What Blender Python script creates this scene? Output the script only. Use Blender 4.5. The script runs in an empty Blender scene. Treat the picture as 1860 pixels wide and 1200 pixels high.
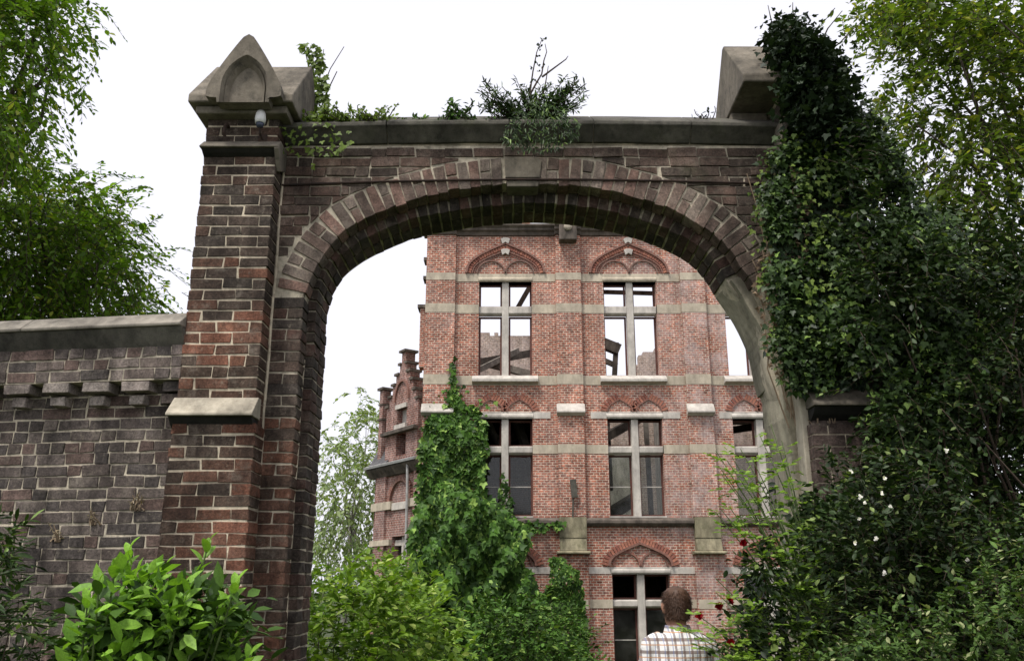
import bpy, bmesh, math, random
import numpy as np
from mathutils import Vector, Matrix

random.seed(11)
RNG = np.random.default_rng(7)
SC = bpy.context.scene
COL = SC.collection
R = math.radians

# ------------------------------------------------------------------ camera, sky, sun, exposure
F_PX, TILT, EYE = 1600.0, R(16.4), 1.65
cam_d = bpy.data.cameras.new('camera')
cam_d.sensor_width = 36.0
cam_d.lens = 36.0 * F_PX / 1860.0
cam_d.clip_start = 0.05
cam_d.clip_end = 3000
cam = bpy.data.objects.new('camera', cam_d)
cam.location = (0, 0, EYE)
cam.rotation_euler = (R(90) + TILT, 0, 0)
COL.objects.link(cam)
SC.camera = cam

SUN_ELEV, SUN_AZ = R(62), R(-140)      # azimuth measured from +Y towards +X: high behind the camera, from the left
w = bpy.data.worlds.new('World')
SC.world = w
w.use_nodes = True
nt = w.node_tree
nt.nodes.clear()
sky = nt.nodes.new('ShaderNodeTexSky')
sky.sky_type = 'NISHITA'
sky.sun_disc = False
sky.sun_elevation = SUN_ELEV
sky.sun_rotation = SUN_AZ
sky.dust_density = 6.0
ovc = nt.nodes.new('ShaderNodeMixRGB')            # overcast: a white cloud deck over the clear sky
ovc.inputs[0].default_value = 0.9
ovc.inputs[2].default_value = (4.55, 4.5, 4.85, 1)
bg = nt.nodes.new('ShaderNodeBackground')
bg.inputs['Strength'].default_value = 0.1
wo = nt.nodes.new('ShaderNodeOutputWorld')
nt.links.new(sky.outputs[0], ovc.inputs[1])
nt.links.new(ovc.outputs[0], bg.inputs['Color'])
nt.links.new(bg.outputs[0], wo.inputs['Surface'])

sun_d = bpy.data.lights.new('sun', 'SUN')
sun_d.energy = 1.5
sun_d.angle = R(12)
sun_d.color = (1.0, 0.96, 0.9)
sun = bpy.data.objects.new('sun', sun_d)
sd = Vector((math.sin(SUN_AZ) * math.cos(SUN_ELEV), math.cos(SUN_AZ) * math.cos(SUN_ELEV), math.sin(SUN_ELEV)))
sun.rotation_euler = (-sd).to_track_quat('-Z', 'Y').to_euler()
sun.location = (-6, -8, 14)
COL.objects.link(sun)

SC.view_settings.view_transform = 'Standard'
SC.view_settings.look = 'None'
SC.view_settings.exposure = 1.25
SC.view_settings.gamma = 1.0
SC.cycles.max_bounces = 8
SC.cycles.transparent_max_bounces = 12
SC.cycles.use_denoising = True


def at(px, py, Y):
    """the point of the plane at distance Y that the photograph shows at that pixel (surveying the place)"""
    u, v = (px - 930) / F_PX, (600 - py) / F_PX
    t = Y / (math.cos(TILT) - v * math.sin(TILT))
    return Vector((u * t, Y, EYE + t * (math.sin(TILT) + v * math.cos(TILT))))


# ------------------------------------------------------------------ helpers
def tag(o, label=None, cat=None, group=None, kind=None):
    if label: o['label'] = label
    if cat: o['category'] = cat
    if group: o['group'] = group
    if kind or cat: o['kind'] = kind or 'thing'
    return o


def empty(name, loc=(0, 0, 0), rz=0, parent=None):
    o = bpy.data.objects.new(name, None)
    o.empty_display_size = 0.2
    o.location = loc
    o.rotation_euler = (0, 0, rz)
    o.parent = parent
    COL.objects.link(o)
    return o


def link(name, me, mat=None, parent=None, smooth=False):
    if mat is not None and not me.materials:
        me.materials.append(mat)
    if smooth:
        me.polygons.foreach_set('use_smooth', np.ones(len(me.polygons), dtype=bool))
    o = bpy.data.objects.new(name, me)
    o.parent = parent
    COL.objects.link(o)
    return o


class MB:
    """collects shapes into one mesh"""
    def __init__(self):
        self.v, self.f = [], []

    def add(self, vs, fs):
        n = len(self.v)
        self.v += [tuple(p) for p in vs]
        self.f += [tuple(i + n for i in f) for f in fs]
        return self

    def box(self, x0, x1, y0, y1, z0, z1):
        return self.add([(x0, y0, z0), (x1, y0, z0), (x1, y1, z0), (x0, y1, z0), (x0, y0, z1), (x1, y0, z1), (x1, y1, z1), (x0, y1, z1)],
                        [(0, 3, 2, 1), (4, 5, 6, 7), (0, 1, 5, 4), (1, 2, 6, 5), (2, 3, 7, 6), (3, 0, 4, 7)])

    def obox(self, c, ax, ay, az, sx, sy, sz):
        c, ax, ay, az = Vector(c), Vector(ax), Vector(ay), Vector(az)
        vs = [c + ax * (i * sx / 2) + ay * (j * sy / 2) + az * (k * sz / 2) for k in (-1, 1) for (i, j) in ((-1, -1), (1, -1), (1, 1), (-1, 1))]
        return self.add(vs, [(0, 3, 2, 1), (4, 5, 6, 7), (0, 1, 5, 4), (1, 2, 6, 5), (2, 3, 7, 6), (3, 0, 4, 7)])

    def beam(self, a, b, w_, h_):
        a, b = Vector(a), Vector(b)
        d = (b - a).normalized()
        up = Vector((0, 0, 1)) if abs(d.z) < 0.95 else Vector((0, 1, 0))
        s = d.cross(up).normalized()
        u = s.cross(d)
        return self.obox((a + b) / 2, d, s, u, (b - a).length, w_, h_)

    def extrude_x(self, prof, x0, x1):
        """profile of (y, z) points, closed, run along x"""
        n = len(prof)
        vs = [(x0, y, z) for y, z in prof] + [(x1, y, z) for y, z in prof]
        fs = [(i, (i + 1) % n, n + (i + 1) % n, n + i) for i in range(n)]
        fs += [tuple(range(n))[::-1], tuple(range(n, 2 * n))]
        return self.add(vs, fs)

    def prism_y(self, poly, y0, y1):
        """polygon of (x, z) points, counter-clockwise seen from -y, run from y0 to y1"""
        n = len(poly)
        vs = [(x, y0, z) for x, z in poly] + [(x, y1, z) for x, z in poly]
        fs = [tuple(range(n)), tuple(range(n, 2 * n))[::-1]]
        fs += [(i, n + i, n + (i + 1) % n, (i + 1) % n) for i in range(n)]
        return self.add(vs, fs)

    def tube(self, path, radii, n=6, cap=True):
        path = [Vector(p) for p in path]
        if not hasattr(radii, '__len__'): radii = [radii] * len(path)
        rings = []
        side = None
        for i, p in enumerate(path):
            d = (path[min(i + 1, len(path) - 1)] - path[max(i - 1, 0)])
            d = d.normalized() if d.length > 1e-9 else Vector((0, 0, 1))
            if side is None:
                side = d.cross(Vector((0, 0, 1)) if abs(d.z) < 0.9 else Vector((1, 0, 0))).normalized()
            else:
                side = (side - d * side.dot(d)).normalized()
            up = d.cross(side)
            rings.append([p + (side * math.cos(2 * math.pi * k / n) + up * math.sin(2 * math.pi * k / n)) * radii[i] for k in range(n)])
        vs = [q for r in rings for q in r]
        fs = [(i * n + k, i * n + (k + 1) % n, (i + 1) * n + (k + 1) % n, (i + 1) * n + k) for i in range(len(path) - 1) for k in range(n)]
        if cap:
            fs += [tuple(range(n))[::-1], tuple(range((len(path) - 1) * n, len(path) * n))]
        return self.add(vs, fs)

    def loft(self, rings, cap=True):
        n = len(rings[0])
        vs = [q for r in rings for q in r]
        fs = [(i * n + k, i * n + (k + 1) % n, (i + 1) * n + (k + 1) % n, (i + 1) * n + k) for i in range(len(rings) - 1) for k in range(n)]
        if cap:
            fs += [tuple(range(n))[::-1], tuple(range((len(rings) - 1) * n, len(rings) * n))]
        return self.add(vs, fs)

    def mesh(self, name, normals=True):
        me = bpy.data.meshes.new(name)
        me.from_pydata(self.v, [], self.f)
        if normals:
            bm = bmesh.new(); bm.from_mesh(me)
            bmesh.ops.recalc_face_normals(bm, faces=bm.faces)
            bm.to_mesh(me); bm.free()
        return me

    def build(self, name, mat=None, parent=None, smooth=False, bevel=0):
        o = link(name, self.mesh(name), mat, parent, smooth)
        if bevel:
            m = o.modifiers.new('edge', 'BEVEL'); m.width = bevel; m.segments = 2; m.limit_method = 'ANGLE'
        return o


def wall_grid(xs, zs, solid, y0, y1):
    """wall between y0 and y1 made of the cells for which solid(xc, zc) holds: front, back and reveals"""
    xs, zs = sorted(set(round(x, 4) for x in xs)), sorted(set(round(z, 4) for z in zs))
    m = MB()
    S = {}
    for i in range(len(xs) - 1):
        for k in range(len(zs) - 1):
            S[i, k] = solid((xs[i] + xs[i + 1]) / 2, (zs[k] + zs[k + 1]) / 2)
    for (i, k), s in S.items():
        if not s: continue
        a, b, c, d = xs[i], xs[i + 1], zs[k], zs[k + 1]
        m.add([(a, y0, c), (b, y0, c), (b, y0, d), (a, y0, d)], [(0, 1, 2, 3)])
        m.add([(a, y1, c), (b, y1, c), (b, y1, d), (a, y1, d)], [(3, 2, 1, 0)])
        if not S.get((i - 1, k)): m.add([(a, y0, c), (a, y1, c), (a, y1, d), (a, y0, d)], [(3, 2, 1, 0)])
        if not S.get((i + 1, k)): m.add([(b, y0, c), (b, y1, c), (b, y1, d), (b, y0, d)], [(0, 1, 2, 3)])
        if not S.get((i, k - 1)): m.add([(a, y0, c), (b, y0, c), (b, y1, c), (a, y1, c)], [(3, 2, 1, 0)])
        if not S.get((i, k + 1)): m.add([(a, y0, d), (b, y0, d), (b, y1, d), (a, y1, d)], [(0, 1, 2, 3)])
    return m


def dense(pts, step):
    """smooth curve (Catmull-Rom) through 2D points, resampled at equal steps; returns points and tangents"""
    P = np.array(pts, float)
    P = np.vstack([2 * P[0] - P[1], P, 2 * P[-1] - P[-2]])
    out = []
    for i in range(1, len(P) - 2):
        p0, p1, p2, p3 = P[i - 1:i + 3]
        for t in np.linspace(0, 1, 24, endpoint=False):
            out.append(0.5 * ((2 * p1) + (p2 - p0) * t + (2 * p0 - 5 * p1 + 4 * p2 - p3) * t ** 2 + (3 * p1 - p0 - 3 * p2 + p3) * t ** 3))
    out.append(P[-2])
    out = np.array(out)
    s = np.r_[0, np.cumsum(np.linalg.norm(np.diff(out, axis=0), axis=1))]
    n = max(2, int(round(s[-1] / step)))
    q = np.linspace(0, s[-1], n + 1)
    X = np.c_[np.interp(q, s, out[:, 0]), np.interp(q, s, out[:, 1])]
    T = np.gradient(X, axis=0)
    T /= np.linalg.norm(T, axis=1)[:, None]
    return X, T


# ------------------------------------------------------------------ materials
def mat_new(name):
    m = bpy.data.materials.new(name)
    m.use_nodes = True
    n = m.node_tree
    return m, n, n.nodes['Principled BSDF'], n.nodes['Material Output']


def nd(n, t, **kw):
    x = n.nodes.new(t)
    for k, v in kw.items():
        setattr(x, k, v)
    return x


def noise(n, vec, scale, detail=4, rough=0.6):
    x = nd(n, 'ShaderNodeTexNoise')
    x.inputs['Scale'].default_value = scale
    x.inputs['Detail'].default_value = detail
    x.inputs['Roughness'].default_value = rough
    if vec is not None: n.links.new(vec, x.inputs['Vector'])
    return x.outputs['Fac']


def ramp(n, fac, stops):
    x = nd(n, 'ShaderNodeValToRGB')
    e = x.color_ramp.elements
    while len(e) < len(stops): e.new(0.5)
    for i, (p, c) in enumerate(stops):
        e[i].position = p
        e[i].color = (c, c, c, 1) if not hasattr(c, '__len__') else (*c, 1)
    n.links.new(fac, x.inputs[0])
    return x.outputs[0]


def mix(n, fac, a, b, mode='MIX'):
    x = nd(n, 'ShaderNodeMixRGB', blend_type=mode)
    for i, s in enumerate((fac, a, b)):
        if hasattr(s, 'links'): n.links.new(s, x.inputs[i])
        elif hasattr(s, '__len__'): x.inputs[i].default_value = (*s, 1)
        else: x.inputs[i].default_value = s if i == 0 else (s, s, s, 1)
    return x.outputs[0]


def bump(n, h, strength, dist=0.01, bs=None):
    x = nd(n, 'ShaderNodeBump')
    x.inputs['Strength'].default_value = strength
    x.inputs['Distance'].default_value = dist
    n.links.new(h, x.inputs['Height'])
    if bs is not None: n.links.new(x.outputs[0], bs.inputs['Normal'])
    return x.outputs[0]


def math_node(n, op, a, b=None):
    x = nd(n, 'ShaderNodeMath', operation=op)
    for i, s in enumerate((a, b)):
        if s is None: continue
        if hasattr(s, 'links'): n.links.new(s, x.inputs[i])
        else: x.inputs[i].default_value = s
    return x.outputs[0]


def pos(n):
    return nd(n, 'ShaderNodeNewGeometry').outputs['Position']


def stain(n, c, lo=0.38, sc=(1.5, 1.5, 0.55)):
    """run-down soot and damp that go across bricks and joints alike"""
    mp_ = nd(n, 'ShaderNodeMapping'); mp_.inputs['Scale'].default_value = sc
    n.links.new(pos(n), mp_.inputs['Vector'])
    return mix(n, 1.0, c, ramp(n, noise(n, mp_.outputs[0], 2.6, 8, 0.7), [(0.34, lo), (0.64, 1.18)]), 'MULTIPLY')


def brick_material():
    m, n, b, _ = mat_new('old_brick')
    p = pos(n)
    oi = nd(n, 'ShaderNodeObjectInfo')
    c = mix(n, 1.0, oi.outputs['Color'], ramp(n, noise(n, p, 9, 6, 0.7), [(0.25, 0.4), (0.75, 1.6)]), 'MULTIPLY')
    c = mix(n, 1.0, c, ramp(n, noise(n, p, 70, 5, 0.75), [(0.34, 0.5), (0.66, 1.55)]), 'MULTIPLY')
    c = mix(n, ramp(n, noise(n, p, 26, 7, 0.8), [(0.58, 0.0), (0.66, 0.55)]), c, (0.32, 0.275, 0.21))      # crumbs of lime
    c = mix(n, ramp(n, noise(n, p, 34, 5, 0.7), [(0.56, 0.0), (0.72, 0.55)]), c, (0.035, 0.03, 0.028))      # soot
    c = mix(n, ramp(n, noise(n, p, 7.5, 9, 0.8), [(0.53, 0.0), (0.70, 0.62)]), c, (0.30, 0.26, 0.21))      # lime bloom
    c = mix(n, ramp(n, noise(n, p, 2.2, 6, 0.7), [(0.6, 0.0), (0.8, 0.45)]), c, (0.09, 0.10, 0.05))        # green algae
    c = stain(n, c)
    n.links.new(c, b.inputs['Base Color'])
    b.inputs['Roughness'].default_value = 0.92
    b.inputs['Specular IOR Level'].default_value = 0.2
    h = mix(n, 0.45, noise(n, p, 38, 6, 0.7), noise(n, p, 160, 4, 0.6))
    bump(n, h, 0.9, 0.012, b)
    return m


def rough_material(name, c1, c2, scale=6, dark=(0.03, 0.03, 0.025), dark_amt=0.5, bumpiness=0.6, bscale=50, moss=0.0, rough=0.92, run=0.45):
    m, n, b, _ = mat_new(name)
    p = pos(n)
    c = mix(n, ramp(n, noise(n, p, scale, 7, 0.65), [(0.3, 0.0), (0.7, 1.0)]), c1, c2)
    c = mix(n, ramp(n, noise(n, p, scale * 2.7, 8, 0.75), [(0.5, 0.0), (0.72, dark_amt)]), c, dark)
    if moss:
        c = mix(n, ramp(n, noise(n, p, scale * 0.8, 6, 0.7), [(0.52, 0.0), (0.7, moss)]), c, (0.07, 0.085, 0.03))
    c = stain(n, c, run)
    n.links.new(c, b.inputs['Base Color'])
    b.inputs['Roughness'].default_value = rough
    b.inputs['Specular IOR Level'].default_value = 0.25
    bump(n, mix(n, 0.4, noise(n, p, bscale, 6, 0.7), noise(n, p, bscale * 4, 3, 0.6)), bumpiness, 0.012, b)
    return m


def wall_brick_material(name, c1, c2, mortar, pale=0.0, pale_from=None, sc=1.0, dirt=0.35):
    """far brickwork, pieces too small to tell apart: courses 65 mm by 200 mm, in object x / z"""
    m, n, b, _ = mat_new(name)
    tc = nd(n, 'ShaderNodeTexCoord').outputs['Object']
    sep = nd(n, 'ShaderNodeSeparateXYZ'); n.links.new(tc, sep.inputs[0])
    cmb = nd(n, 'ShaderNodeCombineXYZ')
    n.links.new(math_node(n, 'ADD', sep.outputs[0], sep.outputs[1]), cmb.inputs[0])
    n.links.new(sep.outputs[2], cmb.inputs[1])
    bt = nd(n, 'ShaderNodeTexBrick')
    n.links.new(cmb.outputs[0], bt.inputs['Vector'])
    bt.offset = 0.5
    bt.inputs['Scale'].default_value = 1.0
    bt.inputs['Brick Width'].default_value = 0.165 * sc
    bt.inputs['Row Height'].default_value = 0.07 * sc
    bt.inputs['Mortar Size'].default_value = 0.010 * sc
    bt.inputs['Mortar Smooth'].default_value = 0.2
    bt.inputs['Bias'].default_value = -0.1
    bt.inputs['Color1'].default_value = (*c1, 1)
    bt.inputs['Color2'].default_value = (*c2, 1)
    bt.inputs['Mortar'].default_value = (*mortar, 1)
    p = pos(n)
    c = mix(n, 1.0, bt.outputs['Color'], ramp(n, noise(n, p, 0.9, 6, 0.7), [(0.3, 0.7), (0.7, 1.25)]), 'MULTIPLY')
    c = mix(n, 1.0, c, ramp(n, noise(n, p, 11, 4, 0.85), [(0.36, 0.42), (0.64, 1.5)]), 'MULTIPLY')
    c = mix(n, ramp(n, noise(n, p, 2.4, 8, 0.8), [(0.52, 0.0), (0.75, dirt)]), c, (0.05, 0.04, 0.035))
    if pale:
        f = ramp(n, noise(n, p, 1.5, 12, 0.86), [(0.44, 0.0), (0.62, pale)])
        if pale_from is not None:                                  # lime run-off on one half of the front
            sx = nd(n, 'ShaderNodeSeparateXYZ'); n.links.new(p, sx.inputs[0])
            mr = nd(n, 'ShaderNodeMapRange')
            mr.inputs['From Min'].default_value, mr.inputs['From Max'].default_value = pale_from
            mr.inputs['To Min'].default_value, mr.inputs['To Max'].default_value = 0.25, 1.0
            n.links.new(sx.outputs[0], mr.inputs['Value'])
            f = math_node(n, 'MULTIPLY', f, mr.outputs[0])
        c = mix(n, f, c, (0.5, 0.42, 0.4))
    c = stain(n, c, 0.68, (1.6, 1.6, 0.16))
    n.links.new(c, b.inputs['Base Color'])
    b.inputs['Roughness'].default_value = 0.93
    b.inputs['Specular IOR Level'].default_value = 0.2
    bump(n, bt.outputs['Fac'], -0.6, 0.02, b)
    return m


def voussoir_material(name, c1, c2):
    m, n, b, _ = mat_new(name)
    g = nd(n, 'ShaderNodeNewGeometry')
    c = mix(n, g.outputs['Random Per Island'], c1, c2)
    c = mix(n, 1.0, c, ramp(n, noise(n, g.outputs['Position'], 12, 5, 0.7), [(0.3, 0.6), (0.7, 1.3)]), 'MULTIPLY')
    n.links.new(c, b.inputs['Base Color'])
    b.inputs['Roughness'].default_value = 0.93
    return m


def leaf_material(name, dark, light, tip=None, trans=0.3, rough=0.5, spec=0.3):
    rough, spec = max(rough, 0.5), spec * 0.55
    m, n, b, out = mat_new(name)
    g = nd(n, 'ShaderNodeNewGeometry')
    r = g.outputs['Random Per Island']
    c = mix(n, r, dark, light)
    if tip is not None:
        c = mix(n, ramp(n, r, [(0.9, 0.0), (0.93, 1.0)]), c, tip)
    c = mix(n, 1.0, c, ramp(n, noise(n, g.outputs['Position'], 2.2, 3, 0.6), [(0.3, 0.62), (0.7, 1.3)]), 'MULTIPLY')
    c = mix(n, 1.0, c, ramp(n, noise(n, g.outputs['Position'], 90, 3, 0.7), [(0.3, 0.75), (0.62, 1.15)]), 'MULTIPLY')
    n.links.new(c, b.inputs['Base Color'])
    b.inputs['Roughness'].default_value = rough
    b.inputs['Specular IOR Level'].default_value = spec
    tr = nd(n, 'ShaderNodeBsdfTranslucent')
    n.links.new(mix(n, 1.0, c, (1.25, 1.35, 0.5), 'MULTIPLY'), tr.inputs['Color'])
    ms = nd(n, 'ShaderNodeMixShader')
    ms.inputs[0].default_value = trans
    n.links.new(b.outputs[0], ms.inputs[1])
    n.links.new(tr.outputs[0], ms.inputs[2])
    n.links.new(ms.outputs[0], out.inputs['Surface'])
    return m


def plain(name, c, rough=0.8, metal=0.0, var=0.3, scale=20, spec=0.3):
    m, n, b, _ = mat_new(name)
    p = pos(n)
    k = mix(n, 1.0, c, ramp(n, noise(n, p, scale, 5, 0.65), [(0.25, 1 - var), (0.75, 1 + var)]), 'MULTIPLY')
    n.links.new(k, b.inputs['Base Color'])
    b.inputs['Roughness'].default_value = rough
    b.inputs['Metallic'].default_value = metal
    b.inputs['Specular IOR Level'].default_value = spec
    return m


def glass_material(name, tint=(0.7, 0.72, 0.7), dirt=0.25):
    m, n, b, out = mat_new(name)
    t = nd(n, 'ShaderNodeBsdfTransparent'); t.inputs[0].default_value = (*tint, 1)
    g = nd(n, 'ShaderNodeBsdfGlossy'); g.inputs['Roughness'].default_value = 0.06
    b.inputs['Base Color'].default_value = (0.32, 0.32, 0.29, 1)
    b.inputs['Roughness'].default_value = 0.9
    fr = nd(n, 'ShaderNodeFresnel'); fr.inputs[0].default_value = 1.5
    m1 = nd(n, 'ShaderNodeMixShader'); n.links.new(fr.outputs[0], m1.inputs[0])
    n.links.new(t.outputs[0], m1.inputs[1]); n.links.new(g.outputs[0], m1.inputs[2])
    m2 = nd(n, 'ShaderNodeMixShader')
    n.links.new(ramp(n, noise(n, pos(n), 3.0, 6, 0.7), [(0.4, dirt * 0.3), (0.7, dirt)]), m2.inputs[0])
    n.links.new(m1.outputs[0], m2.inputs[1]); n.links.new(b.outputs[0], m2.inputs[2])
    n.links.new(m2.outputs[0], out.inputs['Surface'])
    return m


M = {}
M['brick'] = brick_material()
M['mortar'] = rough_material('lime_mortar', (0.76, 0.66, 0.49), (0.52, 0.45, 0.34), 7, (0.07, 0.065, 0.055), 0.6, 0.8, 60)
M['mortar_dirty'] = rough_material('dirty_mortar', (0.76, 0.67, 0.51), (0.40, 0.36, 0.28), 6, (0.04, 0.04, 0.033), 0.75, 0.9, 60)
M['stone'] = rough_material('weathered_stone', (0.235, 0.205, 0.16), (0.13, 0.115, 0.09), 5, (0.045, 0.043, 0.035), 0.75, 0.5, 40)
M['pale_stone'] = rough_material('pale_stone', (0.46, 0.42, 0.33), (0.36, 0.32, 0.25), 9, (0.2, 0.17, 0.12), 0.5, 0.35, 70)
M['coping'] = rough_material('coping_stone', (0.15, 0.14, 0.115), (0.075, 0.07, 0.058), 5, (0.025, 0.025, 0.022), 0.7, 0.7, 40, 0.3)
M['shelf_shade'] = rough_material('black_shelf_shade', (0.035, 0.033, 0.028), (0.02, 0.019, 0.017), 9, (0.012, 0.012, 0.01), 0.6, 0.6, 40)  # near-black colour that paints the shade beneath the pier shelves
M['wall_coping'] = rough_material('wall_coping_stone', (0.33, 0.30, 0.25), (0.20, 0.18, 0.15), 4, (0.06, 0.055, 0.045), 0.5, 0.5, 40)
M['render'] = rough_material('cement_render', (0.42, 0.38, 0.29), (0.27, 0.25, 0.185), 3.5, (0.1, 0.09, 0.065), 0.6, 0.6, 30, 0.35)
M['iron'] = rough_material('rusty_iron', (0.035, 0.028, 0.024), (0.06, 0.035, 0.025), 20, (0.015, 0.015, 0.015), 0.5, 0.3, 90)
M['facade'] = wall_brick_material('mansion_brick', (0.44, 0.15, 0.092), (0.2, 0.066, 0.046), (0.54, 0.455, 0.36), 0.8, (2.2, 5.6))
M['interior'] = wall_brick_material('inner_brick', (0.36, 0.26, 0.21), (0.27, 0.2, 0.16), (0.42, 0.38, 0.32), 0.6)
M['wing_brick'] = wall_brick_material('wing_brick', (0.25, 0.10, 0.075), (0.18, 0.075, 0.06), (0.34, 0.28, 0.24), 0.3)
M['back_brick'] = wall_brick_material('rear_brick', (0.10, 0.07, 0.06), (0.07, 0.055, 0.05), (0.25, 0.22, 0.18), 0.2)
M['band'] = rough_material('dressed_stone', (0.52, 0.46, 0.35), (0.38, 0.33, 0.26), 1.6, (0.2, 0.17, 0.13), 0.45, 0.25, 20, run=0.75)
M['cross'] = rough_material('window_stone', (0.56, 0.52, 0.46), (0.42, 0.39, 0.35), 2.5, (0.2, 0.18, 0.15), 0.35, 0.2, 20, run=0.75)
M['cornice'] = rough_material('dark_cornice', (0.17, 0.14, 0.115), (0.10, 0.085, 0.07), 2.5, (0.05, 0.045, 0.04), 0.6, 0.4, 20)
M['voussoir'] = voussoir_material('arch_brick', (0.40, 0.17, 0.11), (0.24, 0.09, 0.065))
M['hood'] = voussoir_material('hood_brick', (0.16, 0.10, 0.08), (0.26, 0.12, 0.09))
M['tympanum'] = wall_brick_material('tympanum_brick', (0.34, 0.12, 0.085), (0.25, 0.085, 0.065), (0.38, 0.30, 0.26), 0.3, None, 0.8)
M['frame'] = plain('window_timber', (0.11, 0.045, 0.035), 0.7, 0, 0.4, 12)
M['bar'] = plain('glazing_bar', (0.42, 0.40, 0.36), 0.7)
M['glass'] = glass_material('old_glass', (0.7, 0.72, 0.7), 0.03)
M['dark_glass'] = glass_material('dirty_glass', (0.3, 0.3, 0.3), 0.14)
M['beam'] = rough_material('charred_beam', (0.06, 0.05, 0.042), (0.16, 0.135, 0.11), 3, (0.02, 0.02, 0.02), 0.6, 0.5, 25)
M['grey_beam'] = rough_material('bare_beam', (0.3, 0.27, 0.23), (0.18, 0.16, 0.14), 3, (0.05, 0.045, 0.04), 0.5, 0.5, 25)
M['plaster'] = rough_material('old_plaster', (0.34, 0.32, 0.29), (0.2, 0.19, 0.175), 0.9, (0.06, 0.055, 0.05), 0.5, 0.3, 10)
M['slate'] = rough_material('slate', (0.15, 0.145, 0.145), (0.085, 0.085, 0.09), 5, (0.03, 0.03, 0.035), 0.5, 0.5, 12)
M['lead'] = plain('lead_sheet', (0.33, 0.33, 0.32), 0.6, 0.0, 0.3, 6)
M['bark'] = rough_material('bark', (0.09, 0.07, 0.05), (0.05, 0.042, 0.032), 14, (0.02, 0.018, 0.015), 0.6, 0.9, 40)
M['birch_bark'] = rough_material('birch_bark', (0.45, 0.43, 0.39), (0.3, 0.28, 0.25), 6, (0.04, 0.04, 0.04), 0.7, 0.5, 20)
M['twig'] = plain('twig', (0.05, 0.035, 0.025), 0.85)
M['dry_vine'] = plain('dry_vine', (0.20, 0.15, 0.10), 0.9, 0, 0.4)
M['green_stem'] = plain('green_stem', (0.09, 0.13, 0.04), 0.6)
M['soil'] = rough_material('soil', (0.06, 0.065, 0.03), (0.045, 0.075, 0.02), 1.2, (0.03, 0.025, 0.02), 0.5, 0.8, 12)
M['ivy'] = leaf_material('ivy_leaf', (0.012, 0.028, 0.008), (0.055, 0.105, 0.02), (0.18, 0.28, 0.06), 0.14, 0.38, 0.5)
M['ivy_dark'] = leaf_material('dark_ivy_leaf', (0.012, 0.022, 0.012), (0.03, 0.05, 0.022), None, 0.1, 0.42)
M['ivy_bright'] = leaf_material('bright_ivy_leaf', (0.07, 0.11, 0.02), (0.2, 0.28, 0.06), None, 0.3, 0.45)
M['dead_leaf'] = leaf_material('dead_leaf', (0.10, 0.07, 0.045), (0.22, 0.16, 0.11), None, 0.2, 0.8)
M['pale_leaf'] = leaf_material('pale_dry_leaf', (0.25, 0.2, 0.13), (0.5, 0.42, 0.3), None, 0.2, 0.8)
M['creeper'] = leaf_material('creeper_leaf', (0.016, 0.045, 0.008), (0.09, 0.195, 0.026), (0.22, 0.34, 0.07), 0.12, 0.5, 0.3)
M['tree_leaf'] = leaf_material('ash_leaf', (0.05, 0.11, 0.012), (0.17, 0.29, 0.03), (0.27, 0.31, 0.05), 0.45, 0.45)
M['tree_dark'] = leaf_material('shade_tree_leaf', (0.025, 0.05, 0.011), (0.15, 0.22, 0.03), (0.3, 0.32, 0.05), 0.4, 0.42)
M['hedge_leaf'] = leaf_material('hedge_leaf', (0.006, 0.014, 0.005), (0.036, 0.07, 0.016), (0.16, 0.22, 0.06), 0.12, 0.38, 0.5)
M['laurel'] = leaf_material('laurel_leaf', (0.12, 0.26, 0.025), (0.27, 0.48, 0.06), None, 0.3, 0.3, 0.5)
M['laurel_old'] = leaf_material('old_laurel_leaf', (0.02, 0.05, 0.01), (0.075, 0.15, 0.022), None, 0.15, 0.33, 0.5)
M['shrub'] = leaf_material('shrub_leaf', (0.06, 0.13, 0.015), (0.24, 0.38, 0.05), (0.4, 0.5, 0.13), 0.3, 0.5)
M['birch_leaf'] = leaf_material('birch_leaf', (0.14, 0.21, 0.08), (0.34, 0.42, 0.2), None, 0.35, 0.5)
M['fern'] = leaf_material('fern_leaf', (0.02, 0.045, 0.012), (0.11, 0.19, 0.045), (0.3, 0.33, 0.16), 0.2, 0.5)
M['rose_leaf'] = leaf_material('rose_leaf', (0.12, 0.23, 0.03), (0.3, 0.44, 0.08), None, 0.35, 0.42)
M['red_petal'] = leaf_material('red_petal', (0.17, 0.004, 0.008), (0.42, 0.012, 0.02), None, 0.2, 0.5)
M['white_petal'] = leaf_material('white_petal', (0.7, 0.68, 0.62), (0.85, 0.83, 0.76), None, 0.2, 0.5)
M['grass'] = leaf_material('grass_blade', (0.06, 0.11, 0.02), (0.15, 0.22, 0.05), None, 0.3, 0.5)

# ------------------------------------------------------------------ ground
gm = MB()
gy = [-30, -8, 0, 4, 6, 8, 12, 18, 24, 34, 60, 140, 400, 900]
gx = [-700, -250, -90, -30, -14, -8, -4, 0, 4, 8, 14, 30, 90, 250, 700]
def ground_z(x, y):
    s = min(max((y - 7) / 15.0, 0), 1)
    return -0.9 * s * s * (3 - 2 * s) + (0.05 * math.sin(x * 0.7 + y * 0.43) if abs(x) < 60 else 0) - 0.03
gv = [(x, y, ground_z(x, y)) for y in gy for x in gx]
gm.add(gv, [(j * len(gx) + i, j * len(gx) + i + 1, (j + 1) * len(gx) + i + 1, (j + 1) * len(gx) + i) for j in range(len(gy) - 1) for i in range(len(gx) - 1)])
tag(gm.build('ground', M['soil'], None, True), kind='structure')

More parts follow.
